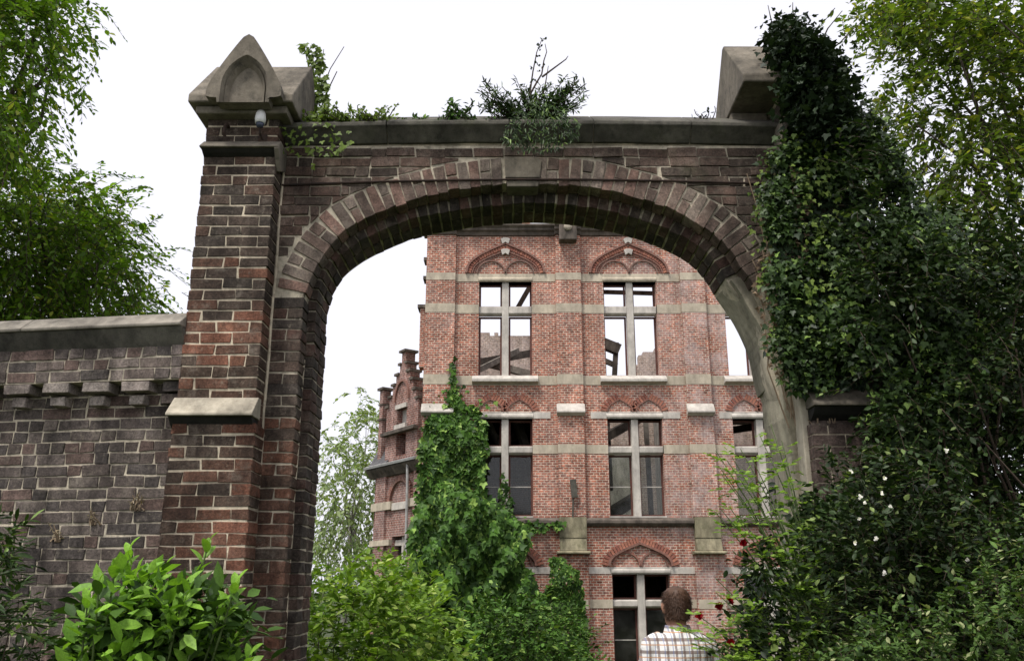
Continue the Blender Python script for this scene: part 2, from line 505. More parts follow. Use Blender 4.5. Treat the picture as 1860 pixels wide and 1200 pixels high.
# ------------------------------------------------------------------ brick pieces
def brick_mesh(L, D, H, seed, bev=0.0032, chip=0.006):
    rnd = random.Random(seed)
    bm = bmesh.new()
    bmesh.ops.create_cube(bm, size=1.0)
    for v in bm.verts:
        v.co = Vector((v.co.x * L, v.co.y * D, v.co.z * H)) + Vector((rnd.uniform(-chip, chip), rnd.uniform(0, chip * 0.5) if v.co.y < 0 else 0.0, rnd.uniform(-chip, chip)))
    bmesh.ops.bevel(bm, geom=list(bm.edges), offset=bev * rnd.uniform(0.7, 1.3), segments=1, affect='EDGES', profile=0.5)
    me = bpy.data.meshes.new('brick')
    bm.to_mesh(me); bm.free()
    me.materials.append(M['brick'])
    return me


BR_L = [brick_mesh(0.214, 0.2, 0.066, i) for i in range(8)]
BR_H = [brick_mesh(0.1, 0.2, 0.066, 40 + i) for i in range(6)]
BR_V = [brick_mesh(0.07, 0.2, 0.24, 80 + i) for i in range(8)]        # arch bricks, radial
BR_S = [brick_mesh(0.07, 0.18, 0.11, 120 + i) for i in range(6)]      # soffit bricks


def lay(base, parent, c, size, ref, color, rot=(0, 0, 0), name='brick'):
    o = bpy.data.objects.new(name, base)
    o.parent = parent
    o.location = c
    o.scale = (size[0] / ref[0], size[1] / ref[1], size[2] / ref[2])
    o.rotation_euler = rot
    o.color = (*color, 1)
    COL.objects.link(o)
    return o


def put_brick(parent, x0, x1, y0, y1, z0, z1, palette, jit=0.003, tilt=0.008):
    L, D, H = x1 - x0, y1 - y0, z1 - z0
    if L < 0.02: return None
    c = ((x0 + x1) / 2 + random.uniform(-jit, jit) * 0.5, (y0 + y1) / 2 + random.uniform(-jit, jit), (z0 + z1) / 2 + random.uniform(-jit, jit) * 0.5)
    base, ref = (random.choice(BR_L), (0.214, 0.2, 0.066)) if L > 0.15 else (random.choice(BR_H), (0.1, 0.2, 0.066))
    col = random.choice(palette)
    k = random.uniform(0.8, 1.2)
    return lay(base, parent, c, (L, D, H), ref, [q * k for q in col], (0, random.uniform(-tilt, tilt), random.uniform(-tilt, tilt) * 0.7))


def row(x0, x1, odd, J=0.010, headers=0.12, rnd=random):
    """brick ends along one course between x0 and x1"""
    out, x = [], x0
    first = True
    while x < x1 - 0.03:
        L = 0.214
        if first and odd: L = 0.1
        elif rnd.random() < headers: L = 0.1
        L *= rnd.uniform(0.96, 1.04)
        e = x + L
        if x1 - e < 0.06: e = x1
        e = min(e, x1)
        out.append((x, e))
        x = e + J
        first = False
    return out


CH = 0.08                                      # course height
PAL_PIER = [(0.12, 0.066, 0.046), (0.085, 0.055, 0.04), (0.155, 0.074, 0.048), (0.135, 0.07, 0.048), (0.068, 0.05, 0.039), (0.18, 0.08, 0.052), (0.105, 0.06, 0.043), (0.08, 0.055, 0.041)]
PAL_TOP = [(0.085, 0.06, 0.046), (0.07, 0.052, 0.041), (0.105, 0.065, 0.048), (0.06, 0.048, 0.039)]
PAL_WALL = [(0.11, 0.09, 0.08), (0.085, 0.07, 0.063), (0.135, 0.112, 0.098), (0.1, 0.08, 0.07), (0.115, 0.08, 0.068), (0.07, 0.06, 0.055)]
PAL_CORBEL = [(0.26, 0.22, 0.195), (0.22, 0.185, 0.165), (0.3, 0.26, 0.23)]
PAL_ARCH = [(0.095, 0.07, 0.055), (0.115, 0.076, 0.059), (0.078, 0.06, 0.048), (0.125, 0.088, 0.07)]
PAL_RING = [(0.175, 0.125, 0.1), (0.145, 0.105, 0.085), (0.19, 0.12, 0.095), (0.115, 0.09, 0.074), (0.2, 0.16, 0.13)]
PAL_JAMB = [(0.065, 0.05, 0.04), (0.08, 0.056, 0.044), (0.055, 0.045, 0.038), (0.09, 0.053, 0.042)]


# ------------------------------------------------------------------ stone cap of a gate pier
def cap_stone(pier, cx, zb, hx=0.37, rise=0.50):
    y0, y1, za = 5.72, 6.72, zb + rise
    cy = (y0 + y1) / 2
    m = MB()
    ez = zb + 0.06
    m.extrude_x([(y0, zb - 0.005), (y0, ez), (cy - 0.02, za), (cy + 0.02, za), (y1, ez), (y1, zb - 0.005)], cx - hx, cx + hx)
    if cx > 0: m.box(cx - hx + 0.01, cx - hx + 0.3, cy - 0.06, y1 - 0.02, zb - 0.25, zb - 0.006)
    if cx < 0: cx += 0.045
    g0 = 0.2                                             # front gable running back into the ridge
    m.add([(cx - g0, y0 - 0.004, ez - 0.03), (cx + g0, y0 - 0.004, ez - 0.03), (cx, y0 - 0.004, zb + 0.5), (cx, cy, zb + 0.5), (cx - g0, cy, ez + 0.1), (cx + g0, cy, ez + 0.1)],
          [(0, 1, 2), (0, 2, 3, 4), (1, 5, 3, 2), (0, 4, 5, 1), (4, 3, 5)])
    if cx < 0: m.box(cx - hx, cx + hx - 0.095, y0 + 0.05, y1 - 0.05, zb - 0.07, zb - 0.007)
    cap = m.build('cap_stone', M['stone'], pier, False, 0.012)
    if cx > 0: return cap                                  # its front is lost under ivy
    # gable panel with a pointed blind arch on the front
    K = 32
    def pt_arch(hw, spring, apex, n):
        """half width, spring height, apex height: from the lower right corner over the top to the lower left corner"""
        r = ((apex - spring) ** 2 + hw ** 2) / (2 * hw)
        pts = []
        q = n // 4
        for i in range(q): pts.append((hw, spring * i / q))
        a1 = math.asin(min(1, (apex - spring) / r))
        h = n // 2 - q
        for i in range(h): a = a1 * i / h; pts.append((hw - r + r * math.cos(a), spring + r * math.sin(a)))
        pts.append((0, apex))
        return pts + [(-x, z) for x, z in pts[-2::-1]]
    outer = []
    half = [(0.195, -0.055), (0.195, -0.015), (0.285, -0.01), (0.285, 0.06), (0.262, 0.125), (0.222, 0.2), (0.18, 0.275), (0.135, 0.35), (0.088, 0.425), (0.045, 0.49), (0.02, 0.515), (0, 0.52)]
    arch = pt_arch(0.178, 0.13, 0.395, K)
    nh = len(arch) // 2
    hs = np.array(half); d = np.r_[0, np.cumsum(np.linalg.norm(np.diff(hs, axis=0), axis=1))]
    q = np.linspace(0, d[-1], nh + 1)
    oh = [(float(np.interp(t, d, hs[:, 0])), float(np.interp(t, d, hs[:, 1]))) for t in q]
    outer = oh + [(-x, z) for x, z in oh[-2::-1]]
    def ring(pts, y): return [(cx + x * 0.96, y, zb + z * 0.99) for x, z in pts]
    arch = [(x, z - 0.05) for x, z in arch]
    a2 = [(x * 0.85, (z + 0.05) * 0.92 - 0.05) for x, z in arch]
    a3 = [(x * 0.70, (z + 0.05) * 0.83 - 0.05) for x, z in arch]
    n = len(arch)
    g = MB()
    rings = [ring(outer, y0 + 0.02), ring(outer, y0 - 0.075), ring(arch, y0 - 0.075), ring(a2, y0 - 0.03), ring(a2, y0 - 0.05), ring(a3, y0 - 0.006)]
    vs = [p for r_ in rings for p in r_]
    fs = [(i * n + k, i * n + k + 1, (i + 1) * n + k + 1, (i + 1) * n + k) for i in range(len(rings) - 1) for k in range(n - 1)]
    fs.append(tuple((len(rings) - 1) * n + k for k in range(n)))
    fs += [(i * n, (i + 1) * n, (i + 1) * n + n - 1, i * n + n - 1) for i in range(1)]
    g.add(vs, fs)
    g.build('gable_panel', M['stone'], cap)
    return cap


def string_shelf(pier, x0, x1, yf, z0, z1, proj, mat, name='shelf', under=0.08):
    """sloping weathering stone: vertical lip below, slope back to the pier face above, undercut below"""
    m = MB()
    lip = z0 + (z1 - z0) * 0.12
    m.extrude_x([(yf - proj, z0), (yf - proj, lip), (yf - 0.004, z1), (yf + 0.06, z1), (yf + 0.06, z0)], x0, x1)
    MB().extrude_x([(yf - proj * 0.8, z0 - 0.003), (yf - proj * 0.45, z0 - under * 0.6), (yf - 0.004, z0 - under), (yf + 0.06, z0 - under), (yf + 0.06, z0 - 0.003)], x0 + 0.012, x1 - 0.012).build('shelf_shade_strip', M['shelf_shade'], pier)  # added strip, coloured black to stand in for the shelf's shadow
    return m.build(name, mat, pier, False, 0.005)


def make_pier(label, x0, x1, yf, dz, inner, single):
    """inner = +1: the gateway lies on the +x side. single(z): whether a course is laid brick by brick as parts"""
    pier = empty('gate_pier', ((x0 + x1) / 2, 6.2, 0))
    pier['label'] = label
    pier['category'] = 'gate pier'
    pier['group'] = 'brick piers of the gateway'
    inv = Matrix.Translation((-(x0 + x1) / 2, -6.2, 0))
    hold = empty('shaft', (-(x0 + x1) / 2, -6.2, 0), 0, pier)
    zt = 5.08 + dz
    core = MB()
    core.box(x0 + 0.008, x1 - 0.008, yf + 0.006, 6.66, 0, zt)
    core.box(x0 + 0.012 - (0.03 if inner < 0 else 0), x1 - 0.008 + (0.03 if inner > 0 else 0), yf - 0.054, 6.5, 0, 2.7)
    core.build('mortar_core', M['mortar'], hold)
    ncrs = int(zt / CH)
    rest = MB()
    ih = x1 if inner > 0 else x0
    for k in range(ncrs):
        z0, z1 = k * CH + 0.005, (k + 1) * CH - 0.005
        low = z1 < 2.72
        y = yf - (0.06 if low else 0)
        a, b = (x0 + 0.005, x1 + (0.03 if inner > 0 else 0)) if low else (x0, x1)
        if low and inner < 0: a -= 0.03
        pal = PAL_PIER if z0 < 4.2 else PAL_TOP
        if z0 > 3.6 and random.random() < 0.5: pal = PAL_TOP
        for (p, q) in row(a, b, k % 2, headers=0.06):
            if single(z0):
                put_brick(hold, p, q, y, y + 0.2 + (0.02 if low else 0), z0, z1, pal)
            else:
                rest.box(p, q, y + random.uniform(-.003, .003), y + 0.2, z0, z1)
        if z0 > 4.78 + dz:                                   # the flank that stands free above the coping
            y_ = yf + 0.21
            while y_ < 6.62:
                e = min(y_ + random.choice((0.214, 0.1)), 6.66)
                if single(z0):
                    put_brick(hold, ih - 0.1 if inner > 0 else ih - 0.002, ih + 0.002 if inner > 0 else ih + 0.1, y_, e, z0, z1, PAL_TOP)
                else:
                    rest.box(min(ih, ih - inner * 0.1), max(ih, ih - inner * 0.1), y_, e, z0, z1)
                y_ = e + 0.012
    if rest.v:
        o = rest.build('brickwork', M['brick'], hold)
        o.color = (0.085, 0.06, 0.052, 1)
        o['kind'] = 'stuff'
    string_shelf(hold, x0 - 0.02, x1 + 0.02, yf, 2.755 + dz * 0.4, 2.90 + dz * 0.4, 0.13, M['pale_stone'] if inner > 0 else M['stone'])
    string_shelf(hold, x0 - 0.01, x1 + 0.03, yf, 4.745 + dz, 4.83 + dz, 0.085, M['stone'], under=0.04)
    m = MB()                                                  # return of the upper shelf on the gateway side
    xs = x1 if inner > 0 else x0
    m.extrude_x([(yf - 0.08, 4.735 + dz), (yf - 0.08, 4.75 + dz), (yf, 4.82 + dz), (6.02, 4.82 + dz), (6.02, 4.66 + dz), (yf + 0.03, 4.60 + dz)], min(xs, xs + inner * 0.03), max(xs, xs + inner * 0.03) + 0.003)
    m.build('shelf_return', M['stone'], hold, False, 0.004)
    cap_stone(hold, (x0 + x1) / 2 + 0.008 if inner > 0 else 2.09, 5.085 + dz, 0.385 if inner > 0 else 0.38, 0.6 if inner > 0 else 0.62)
    return pier


# hold is a pass-through Empty would add a level; pieces are re-parented to the pier itself afterwards
def flatten(root):
    for h in [c for c in bpy.data.objects if c.parent == root and c.type == 'EMPTY' and c.name.startswith('shaft')]:
        off = Vector(h.location)
        for c in [q for q in bpy.data.objects if q.parent == h]:
            c.parent = root
            c.location = Vector(c.location) + off
        bpy.data.objects.remove(h)


pier_l = make_pier('tall brick gate pier with gabled stone cap and white lamp beneath it', -2.27, -1.735, 5.86, 0.0, 1, lambda z: z > 1.1)
flatten(pier_l)
pier_r = make_pier('gate pier smothered in dark ivy with only its stone cap showing', 2.02, 2.56, 5.86, 0.17, -1, lambda z: z > 4.3)
flatten(pier_r)
pier_r['group'] = 'brick piers of the gateway'

# ------------------------------------------------------------------ arch wall
A_PTS = [(-1.505, 3.30), (-1.505, 3.55), (-1.49, 3.74), (-1.41, 3.96), (-1.26, 4.18), (-1.10, 4.29), (-0.84, 4.41), (-0.49, 4.52), (-0.05, 4.575), (0.35, 4.575), (0.67, 4.535),
         (1.10, 4.41), (1.38, 4.26), (1.54, 4.13), (1.66, 3.95), (1.76, 3.75), (1.85, 3.52), (1.91, 3.27), (1.975, 2.96), (1.99, 2.66), (1.99, 2.4)]
B_FAR = [(-1.44, 3.30), (-1.445, 3.55), (-1.43, 3.80), (-1.35, 4.00), (-1.22, 4.13), (-1.06, 4.23), (-0.88, 4.315), (-0.71, 4.375), (-0.13, 4.475), (0.33, 4.485), (0.72, 4.43),
         (1.03, 4.34), (1.25, 4.24), (1.40, 4.15), (1.51, 4.03), (1.61, 3.84), (1.70, 3.70), (1.77, 3.56), (1.83, 3.38), (1.86, 3.16), (1.90, 3.0), (1.96, 2.8), (1.965, 2.4)]
AY, BY, CY = 6.05, 6.2, 6.58
gate = empty('arched_gateway', (0.26, 6.3, 0))
tag(gate, 'wide brick gateway arch with sloping stone coping overgrown by weeds', 'gateway')
GO = Vector((-0.26, -6.3, 0))
gp = empty('shaft', GO, 0, gate)

AX, AT = dense(A_PTS, 0.082)
BX, BT = dense(B_FAR, 0.082)
def nrm_out(T): return np.c_[-T[:, 1], T[:, 0]]          # left of the travel direction (left springing -> crown -> right): outward
EX = AX + nrm_out(AT) * 0.228
# solid body behind the bricks: extruded region between the intrados B and the rectangle
def arch_body():
    m = MB()
    Bd, Bt = dense(B_FAR, 0.05)
    Bd = Bd + nrm_out(Bt) * 0.012
    lo = [(Bd[0][0], 0.0)] + [tuple(p) for p in Bd] + [(Bd[-1][0], 0.0)]
    hi = []
    L, Rr, T = -1.735, 2.05, 4.9
    for (x, z) in lo:                                     # match each inner point to an outer one on the rectangle
        hi.append((x, z))
    n = len(lo)
    outer = []
    for i, (x, z) in enumerate(lo):
        t = i / (n - 1)
        if t < 0.18: outer.append((L, T * (t / 0.18) if i else 0))
        elif t > 0.82: outer.append((Rr, T * ((1 - t) / 0.18)))
        else: outer.append((L + (Rr - L) * (t - 0.18) / 0.64, T))
    y0, y1 = BY + 0.02, CY + 0.03
    vs = [(x, y0, z) for x, z in lo] + [(x, y0, z) for x, z in outer] + [(x, y1, z) for x, z in lo] + [(x, y1, z) for x, z in outer]
    fs = []
    for i in range(n - 1):
        fs += [(i, i + 1, n + i + 1, n + i), (2 * n + i + 1, 2 * n + i, 3 * n + i, 3 * n + i + 1), (i + 1, i, 2 * n + i, 2 * n + i + 1), (n + i, n + i + 1, 3 * n + i + 1, 3 * n + i)]
    m.add(vs, fs)
    # front order: from the wall face back to the second order, cut by A
    Ad, At_ = dense(A_PTS, 0.05)
    Ad = Ad + nrm_out(At_) * 0.012
    lo = [(Ad[0][0], 0.0)] + [tuple(p) for p in Ad] + [(Ad[-1][0], 0.0)]
    n = len(lo)
    outer = []
    for i in range(n):
        t = i / (n - 1)
        if t < 0.18: outer.append((L, T * (t / 0.18) if i else 0))
        elif t > 0.82: outer.append((Rr, T * ((1 - t) / 0.18)))
        else: outer.append((L + (Rr - L) * (t - 0.18) / 0.64, T))
    y0, y1 = AY + 0.006, BY + 0.018
    vs = [(x, y0, z) for x, z in lo] + [(x, y0, z) for x, z in outer] + [(x, y1, z) for x, z in lo] + [(x, y1, z) for x, z in outer]
    fs = []
    for i in range(n - 1):
        fs += [(i, i + 1, n + i + 1, n + i), (2 * n + i + 1, 2 * n + i, 3 * n + i, 3 * n + i + 1), (i + 1, i, 2 * n + i, 2 * n + i + 1), (n + i, n + i + 1, 3 * n + i + 1, 3 * n + i)]
    m.add(vs, fs)
    return m
arch_body().build('mortar_core', M['mortar_dirty'], gp)
MB().box(-1.735, -1.46, CY + 0.034, CY + 0.05, 0, 4.9).box(1.98, 2.05, CY + 0.034, CY + 0.05, 0, 4.9).build('rear_facing', M['back_brick'], gp)

# voussoirs of the outer order
ring_part = empty('arch_ring', (0, 0, 0), 0, gp)
def radial(base, parent, p, t, n, rin, rlen, wid, y0, y1, ref, pal, jr=0.006):
    c = p + n * (rin + rlen / 2)
    ang = math.atan2(n[0], n[1])
    k = random.uniform(0.75, 1.2)
    col = random.choice(pal)
    return lay(base, parent, (c[0], (y0 + y1) / 2 + random.uniform(-jr, jr), c[1]), (wid, y1 - y0, rlen), ref, [q * k for q in col],
               (0, ang + random.uniform(-.012, .012), random.uniform(-.01, .01)))
AN = nrm_out(AT)
for i in range(len(AX) - 1):
    p, t, n = (AX[i] + AX[i + 1]) / 2, AT[i], (AN[i] + AN[i + 1]) / 2
    if p[1] < 3.74 or (p[0] > 0 and p[1] < 3.72): continue
    if -0.05 < p[0] < 0.21 and p[1] > 4.4: continue                 # keystone
    # the outer end of a radial brick has more room than the inner: widths grow
    wid = 0.0735
    if i % 3 == 1:
        radial(random.choice(BR_S), ring_part, p, t, n, 0.0, 0.106, wid, AY - 0.006, AY + 0.15, (0.07, 0.18, 0.11), PAL_RING, 0.005)
        radial(random.choice(BR_S), ring_part, p, t, n, 0.118, 0.1, wid * 1.06, AY - 0.006, AY + 0.15, (0.07, 0.18, 0.11), PAL_RING, 0.005)
    else:
        radial(random.choice(BR_V), ring_part, p, t, n, random.uniform(-.008, .004), 0.218, wid * 1.03, AY - 0.006, AY + 0.15, (0.07, 0.2, 0.24), PAL_RING, 0.005)
# keystone
km = MB()
km.prism_y([(-0.035, 4.555), (0.195, 4.555), (0.205, 4.60), (-0.045, 4.60)], AY - 0.008, AY + 0.16)
km.prism_y([(-0.05, 4.625), (0.21, 4.625), (0.225, 4.76), (0.19, 4.80), (-0.055, 4.80)], AY - 0.014, AY + 0.14)
km.build('keystone', M['stone'], gp, False, 0.006)
# second order: jamb and soffit
soff = empty('inner_order', (0, 0, 0), 0, gp)
BN = nrm_out(BT)
for i in range(len(BX) - 1):
    p, t, n = (BX[i] + BX[i + 1]) / 2, BT[i], (BN[i] + BN[i + 1]) / 2
    if p[1] < 3.32 or (p[0] > 1.0 and p[1] < 3.86): continue
    for (y0, y1) in ((BY, BY + 0.18), (BY + 0.192, CY)):
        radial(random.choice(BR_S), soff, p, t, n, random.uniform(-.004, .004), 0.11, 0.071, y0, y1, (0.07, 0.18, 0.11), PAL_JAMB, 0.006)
# left jamb courses
jam = empty('jamb', (0, 0, 0), 0, gp)
low_rest = MB()
for k in range(int(3.74 / CH)):
    z0, z1 = k * CH + 0.005, (k + 1) * CH - 0.005
    seg = [(-1.725, -1.505)] if k % 2 else [(-1.725, -1.621), (-1.609, -1.505)]
    for a, b in seg:
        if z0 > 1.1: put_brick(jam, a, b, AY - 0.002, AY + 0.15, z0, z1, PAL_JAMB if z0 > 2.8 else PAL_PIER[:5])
        else: low_rest.box(a, b, AY, AY + 0.15, z0, z1)
    if z0 < 3.30:
        for (y0, y1) in ((BY, BY + 0.18), (BY + 0.192, CY)):
            a, b = -1.55, -1.442 + random.uniform(-.003, .003)
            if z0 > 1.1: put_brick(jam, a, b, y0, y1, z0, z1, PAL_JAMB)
            else: low_rest.box(a, b, y0, y1, z0, z1)
o = low_rest.build('brickwork', M['brick'], jam); o.color = (0.08, 0.058, 0.05, 1); o['kind'] = 'stuff'
# spandrels
spn = empty('spandrel', (0, 0, 0), 0, gp)
top_i = int(np.argmax(EX[:, 1]))
left_e, right_e = EX[:top_i + 1], EX[top_i:]
def ring_edge(z, side):
    e = left_e if side < 0 else right_e[::-1]
    zz = np.maximum.accumulate(e[:, 1])
    return float(np.interp(z, zz, e[:, 0]))
for k in range(int(3.74 / CH), int(4.9 / CH)):
    z0, z1 = k * CH + 0.005, (k + 1) * CH - 0.005
    if z1 > 4.885: continue
    L0, R0 = -1.725, 2.0
    topz = float(EX[:, 1].max())
    if z0 < topz - 0.01:
        spans = [(L0, ring_edge(z0 + 0.0, -1) - 0.008), (max(ring_edge(z0, 1), 0.24) + 0.008, R0)]
    else:
        spans = [(L0, R0)]
    for (a, b) in spans:
        if b - a < 0.05: continue
        for (p, q) in row(a, b, k % 2, headers=0.2, J=0.010):
            if -0.06 < (p + q) / 2 < 0.23 and z0 < 4.80: continue
            put_brick(spn, p, q, AY + random.uniform(-0.013, -0.003), AY + 0.15, z0, z1, PAL_ARCH, 0.006, 0.016)
    if z0 < topz - 0.01:                                            # bricks cut to the curve of the ring
        for sg in (-1, 1):
            xa, xb = ring_edge(z0, sg), ring_edge(min(z1, topz - 0.002), sg)
            lo_x, hi_x = (xa + 0.004, xb - 0.004) if sg < 0 else (xb + 0.004, xa - 0.004)
            if sg > 0: lo_x, hi_x = max(lo_x, 0.2), max(hi_x, 0.2)
            x_ = lo_x
            while x_ < hi_x - 0.04:
                e = min(x_ + 0.2, hi_x)
                f0, f1 = [float(np.interp(v_, EX[:, 0], EX[:, 1])) + 0.01 for v_ in (x_, e)]
                poly = [(x_, max(z0, f0)), (e, max(z0, f1)), (e, z1), (x_, z1)]
                if min(z1 - poly[0][1], z1 - poly[1][1]) < 0.004:
                    poly = [p_ for p_ in poly if z1 - p_[1] > 0.004 or p_[1] == z1]
                if len(poly) >= 3 and max(z1 - p_[1] for p_ in poly) > 0.02:
                    o = MB().prism_y(poly, AY - random.uniform(0, 0.008), AY + 0.1).build('brick', M['brick'], spn)
                    o.color = (*random.choice(PAL_ARCH), 1)
                x_ = e + 0.012
# iron tie across the front
def camber(x): return 0.028 * (1 - ((x - 0.2) / 1.9) ** 2)
m = MB(); m.tube([(x, AY - 0.012, 4.565 + camber(x) * 1.6) for x in np.linspace(-1.73, 2.0, 14)], 0.009, 6)
m.build('tie_rod', M['iron'], gp)
# coping slabs
xs = [-1.735, -0.95, -0.02, 0.62, 1.36, 2.02]
for a, b in zip(xs[:-1], xs[1:]):
    m = MB()
    ring0 = None
    prof = [(AY + 0.004, 4.905), (5.965, 4.985), (5.945, 5.0), (5.945, 5.028), (6.0, 5.072), (6.30, 5.27), (6.36, 5.27), (6.69, 5.06), (6.69, 5.0), (6.60, 4.90)]
    rings = []
    for x in np.linspace(a + 0.003, b - 0.003, 4):
        j = random.uniform(-0.004, 0.004)
        rings.append([(x, y + j, z + camber(x) + j) for y, z in prof])
    m.loft(rings)
    m.build('coping_slab', M['coping'], gp, False, 0.006)
m = MB()
m.loft([[(x, y, z + camber(x)) for y, z in ((6.1, 4.88), (5.99, 4.985), (6.0, 5.05), (6.31, 5.25), (6.35, 5.25), (6.66, 5.05), (6.6, 4.9))] for x in np.linspace(-1.73, 2.015, 12)])
m.build('coping_bed', M['mortar_dirty'], gp)
m = MB(); m.tube([(-1.727 + 0.003 * math.sin(k * 1.7), AY - 0.004, 0.05 + k * 0.2) for k in range(25)], 0.011, 6)
m.build('mortar_fillet', M['mortar'], gp)
m = MB(); m.tube([(-1.512 + 0.003 * math.sin(k * 2.1), BY - 0.004, 0.05 + k * 0.2) for k in range(17)], 0.009, 6)
m.build('mortar_fillet', M['mortar'], gp)
# rendered right reveal
near = [(1.625, 3.86), (1.69, 3.75), (1.76, 3.60), (1.83, 3.46), (1.885, 3.27), (1.92, 3.12)]
far = [(1.602, 3.86), (1.70, 3.70), (1.765, 3.56), (1.825, 3.38), (1.852, 3.16), (1.872, 3.05)]
m = MB()
nn, nT = dense(near, 0.06); ff, _ = dense(far, 0.06)
k = len(nn); ff2 = np.c_[np.interp(np.linspace(0, 1, k), np.linspace(0, 1, len(ff)), ff[:, 0]), np.interp(np.linspace(0, 1, k), np.linspace(0, 1, len(ff)), ff[:, 1])]
rings = []
for i in range(k):
    rings.append([(nn[i][0], BY - 0.03, nn[i][1]), (ff2[i][0], CY + 0.02, ff2[i][1]), (ff2[i][0] + 0.16, CY + 0.02, ff2[i][1] + 0.05), (nn[i][0] + 0.16, BY - 0.03, nn[i][1] + 0.05)])
m.loft(rings)
m.build('rendered_springing', M['render'], gp, False, 0.008)
m = MB()
m.loft([[(1.93, BY - 0.05, z), (1.905, CY + 0.025, z), (2.04, CY + 0.025, z), (2.04, BY - 0.05, z)] if z > 2.6 else [(1.965, BY - 0.05, z), (1.955, CY + 0.025, z), (2.04, CY + 0.025, z), (2.04, BY - 0.05, z)]
        for z in (0.0, 1.0, 2.0, 2.55, 2.82, 3.0, 3.08)])
m.build('rendered_jamb', M['render'], gp, False, 0.008)
m = MB(); m.box(1.962, 2.018, 5.90, 6.04, 0.0, 2.99)
m.build('jamb_post', M['pale_stone'], gp, False, 0.008)
for h in (ring_part, soff, jam, spn):
    h.parent = gate; h.location = GO
flatten(gate)

# ------------------------------------------------------------------ garden wall on the left
gw = empty('garden_wall', (-2.25, 6.0, 0), R(-8))
tag(gw, 'grey brick garden wall with corbelled brackets and stone coping', 'wall')
MB().box(-3.4, 0.0, 0.005, 0.36, 0, 3.3).box(-3.4, 0.0, -0.125, 0.36, 3.035, 3.3).build('mortar_core', M['mortar_dirty'], gw)
rest = MB()
k = 0
while k * CH < 3.30:
    z0, z1 = k * CH + 0.005, (k + 1) * CH - 0.005
    up = z0 > 3.03
    y = -0.13 if up else 0.0
    for (p, q) in row(-3.4, -0.0, k % 2, headers=0.4 if k % 4 else 0.8, J=0.010):
        if z0 > 1.15 and p > -1.75:
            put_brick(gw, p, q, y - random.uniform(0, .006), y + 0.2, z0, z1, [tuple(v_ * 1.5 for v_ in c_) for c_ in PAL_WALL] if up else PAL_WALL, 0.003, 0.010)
        else:
            rest.box(p, q, y + random.uniform(-.004, .004), y + 0.2, z0, z1)
    k += 1
o = rest.build('brickwork', M['brick'], gw); o.color = (0.10, 0.08, 0.072, 1); o['kind'] = 'stuff'
for i in range(10):                                             # corbel brackets: one brick over half a brick
    x = -0.33 - i * 0.295
    put_brick(gw, x - 0.10, x + 0.10, -0.135, 0.1, 2.962, 3.028, PAL_CORBEL, 0.004)
    put_brick(gw, x - 0.055, x + 0.05, -0.085, 0.1, 2.882, 2.948, PAL_CORBEL, 0.004)
put_brick(gw, -0.14, 0.0, -0.1, 0.1, 2.962, 3.028, PAL_WALL); put_brick(gw, -0.16, 0.0, -0.07, 0.1, 2.882, 2.948, PAL_WALL)
for a, b in ((-3.4, -2.3), (-2.295, -1.2), (-1.195, 0.0)):
    m = MB(); m.extrude_x([(-0.10, 3.398), (-0.215, 3.395), (-0.22, 3.415), (-0.09, 3.52), (0.13, 3.54), (0.40, 3.44), (0.40, 3.40)], a, b)
    m.build('coping_slab', M['wall_coping'], gw, False, 0.006)
MB().extrude_x([(-0.128, 3.27), (-0.2, 3.392), (0.38, 3.392), (0.36, 3.30)], -3.4, 0.0).build('coping_bed', M['coping'], gw)

# ------------------------------------------------------------------ lamp and hook on the left pier
lp = empty('wall_lamp', (-1.845, 5.86, 4.94))
tag(lp, 'small white wall lamp under the gabled pier cap', 'lamp')
MW = plain('white_enamel', (0.75, 0.75, 0.74), 0.4, 0, 0.08)
m = MB(); m.loft([[(r * math.cos(a), -0.10 + r * math.sin(a), z) for a in np.linspace(0, 2 * math.pi, 16, endpoint=False)] for z, r in ((-0.015, 0.036), (0.02, 0.04), (0.06, 0.036), (0.085, 0.024), (0.092, 0.006))])
m.build('lamp_hood', MW, lp, True)
m = MB(); m.loft([[(r * math.cos(a), -0.10 + r * math.sin(a), z) for a in np.linspace(0, 2 * math.pi, 12, endpoint=False)] for z, r in ((-0.05, 0.008), (-0.043, 0.024), (-0.016, 0.031))])
m.build('lamp_bowl', plain('dark_glass_bowl', (0.05, 0.06, 0.09), 0.2), lp, True)
m = MB(); m.tube([(0, 0.0, -0.09), (0, -0.03, -0.10), (0, -0.085, -0.085), (0, -0.10, -0.045)], 0.007, 8); m.box(-0.03, 0.03, -0.012, 0.004, -0.13, -0.05)
m.build('bracket', M['iron'], lp)
hk = MB(); hk.tube([(-2.11, 5.87, 4.95), (-2.11, 5.82, 4.955), (-2.115, 5.80, 4.92), (-2.12, 5.80, 4.87), (-2.115, 5.82, 4.85)], 0.012, 7)
tag(hk.build('iron_hook', M['iron']), 'rusty iron hook in the left pier below its cap', 'hook')

# ------------------------------------------------------------------ ruined mansion
FY = 25.0
man = empty('ruined_mansion', (2.5, FY, -0.9))
tag(man, 'roofless red brick mansion with stone cross windows seen through the arch', 'building')
mo = Vector((-2.5, -FY, 0.9))
mp = empty('shaft', mo, 0, man)
X0, X1, ZB, ZT = -2.57, 9.75, -1.2, 12.0
CX = [-0.2, 3.525, 7.12]
HW = 0.79
LV = [(7.62, 10.53, 9.52, 9.80), (3.58, 6.37, 5.36, 5.60), (-0.75, 2.07, 1.18, 1.40)]      # sill, head, transom low, transom high
PIL = [(-2.57, -1.70), (1.31, 2.06), (5.04, 5.76), (9.0, 9.75)]
openings = [(c - HW, c + HW, l[0], l[1]) for c in CX for l in LV]
xs = [X0, X1] + [o_[i] for o_ in openings for i in (0, 1)]
zs = [ZB, ZT] + [o_[i] for o_ in openings for i in (2, 3)]
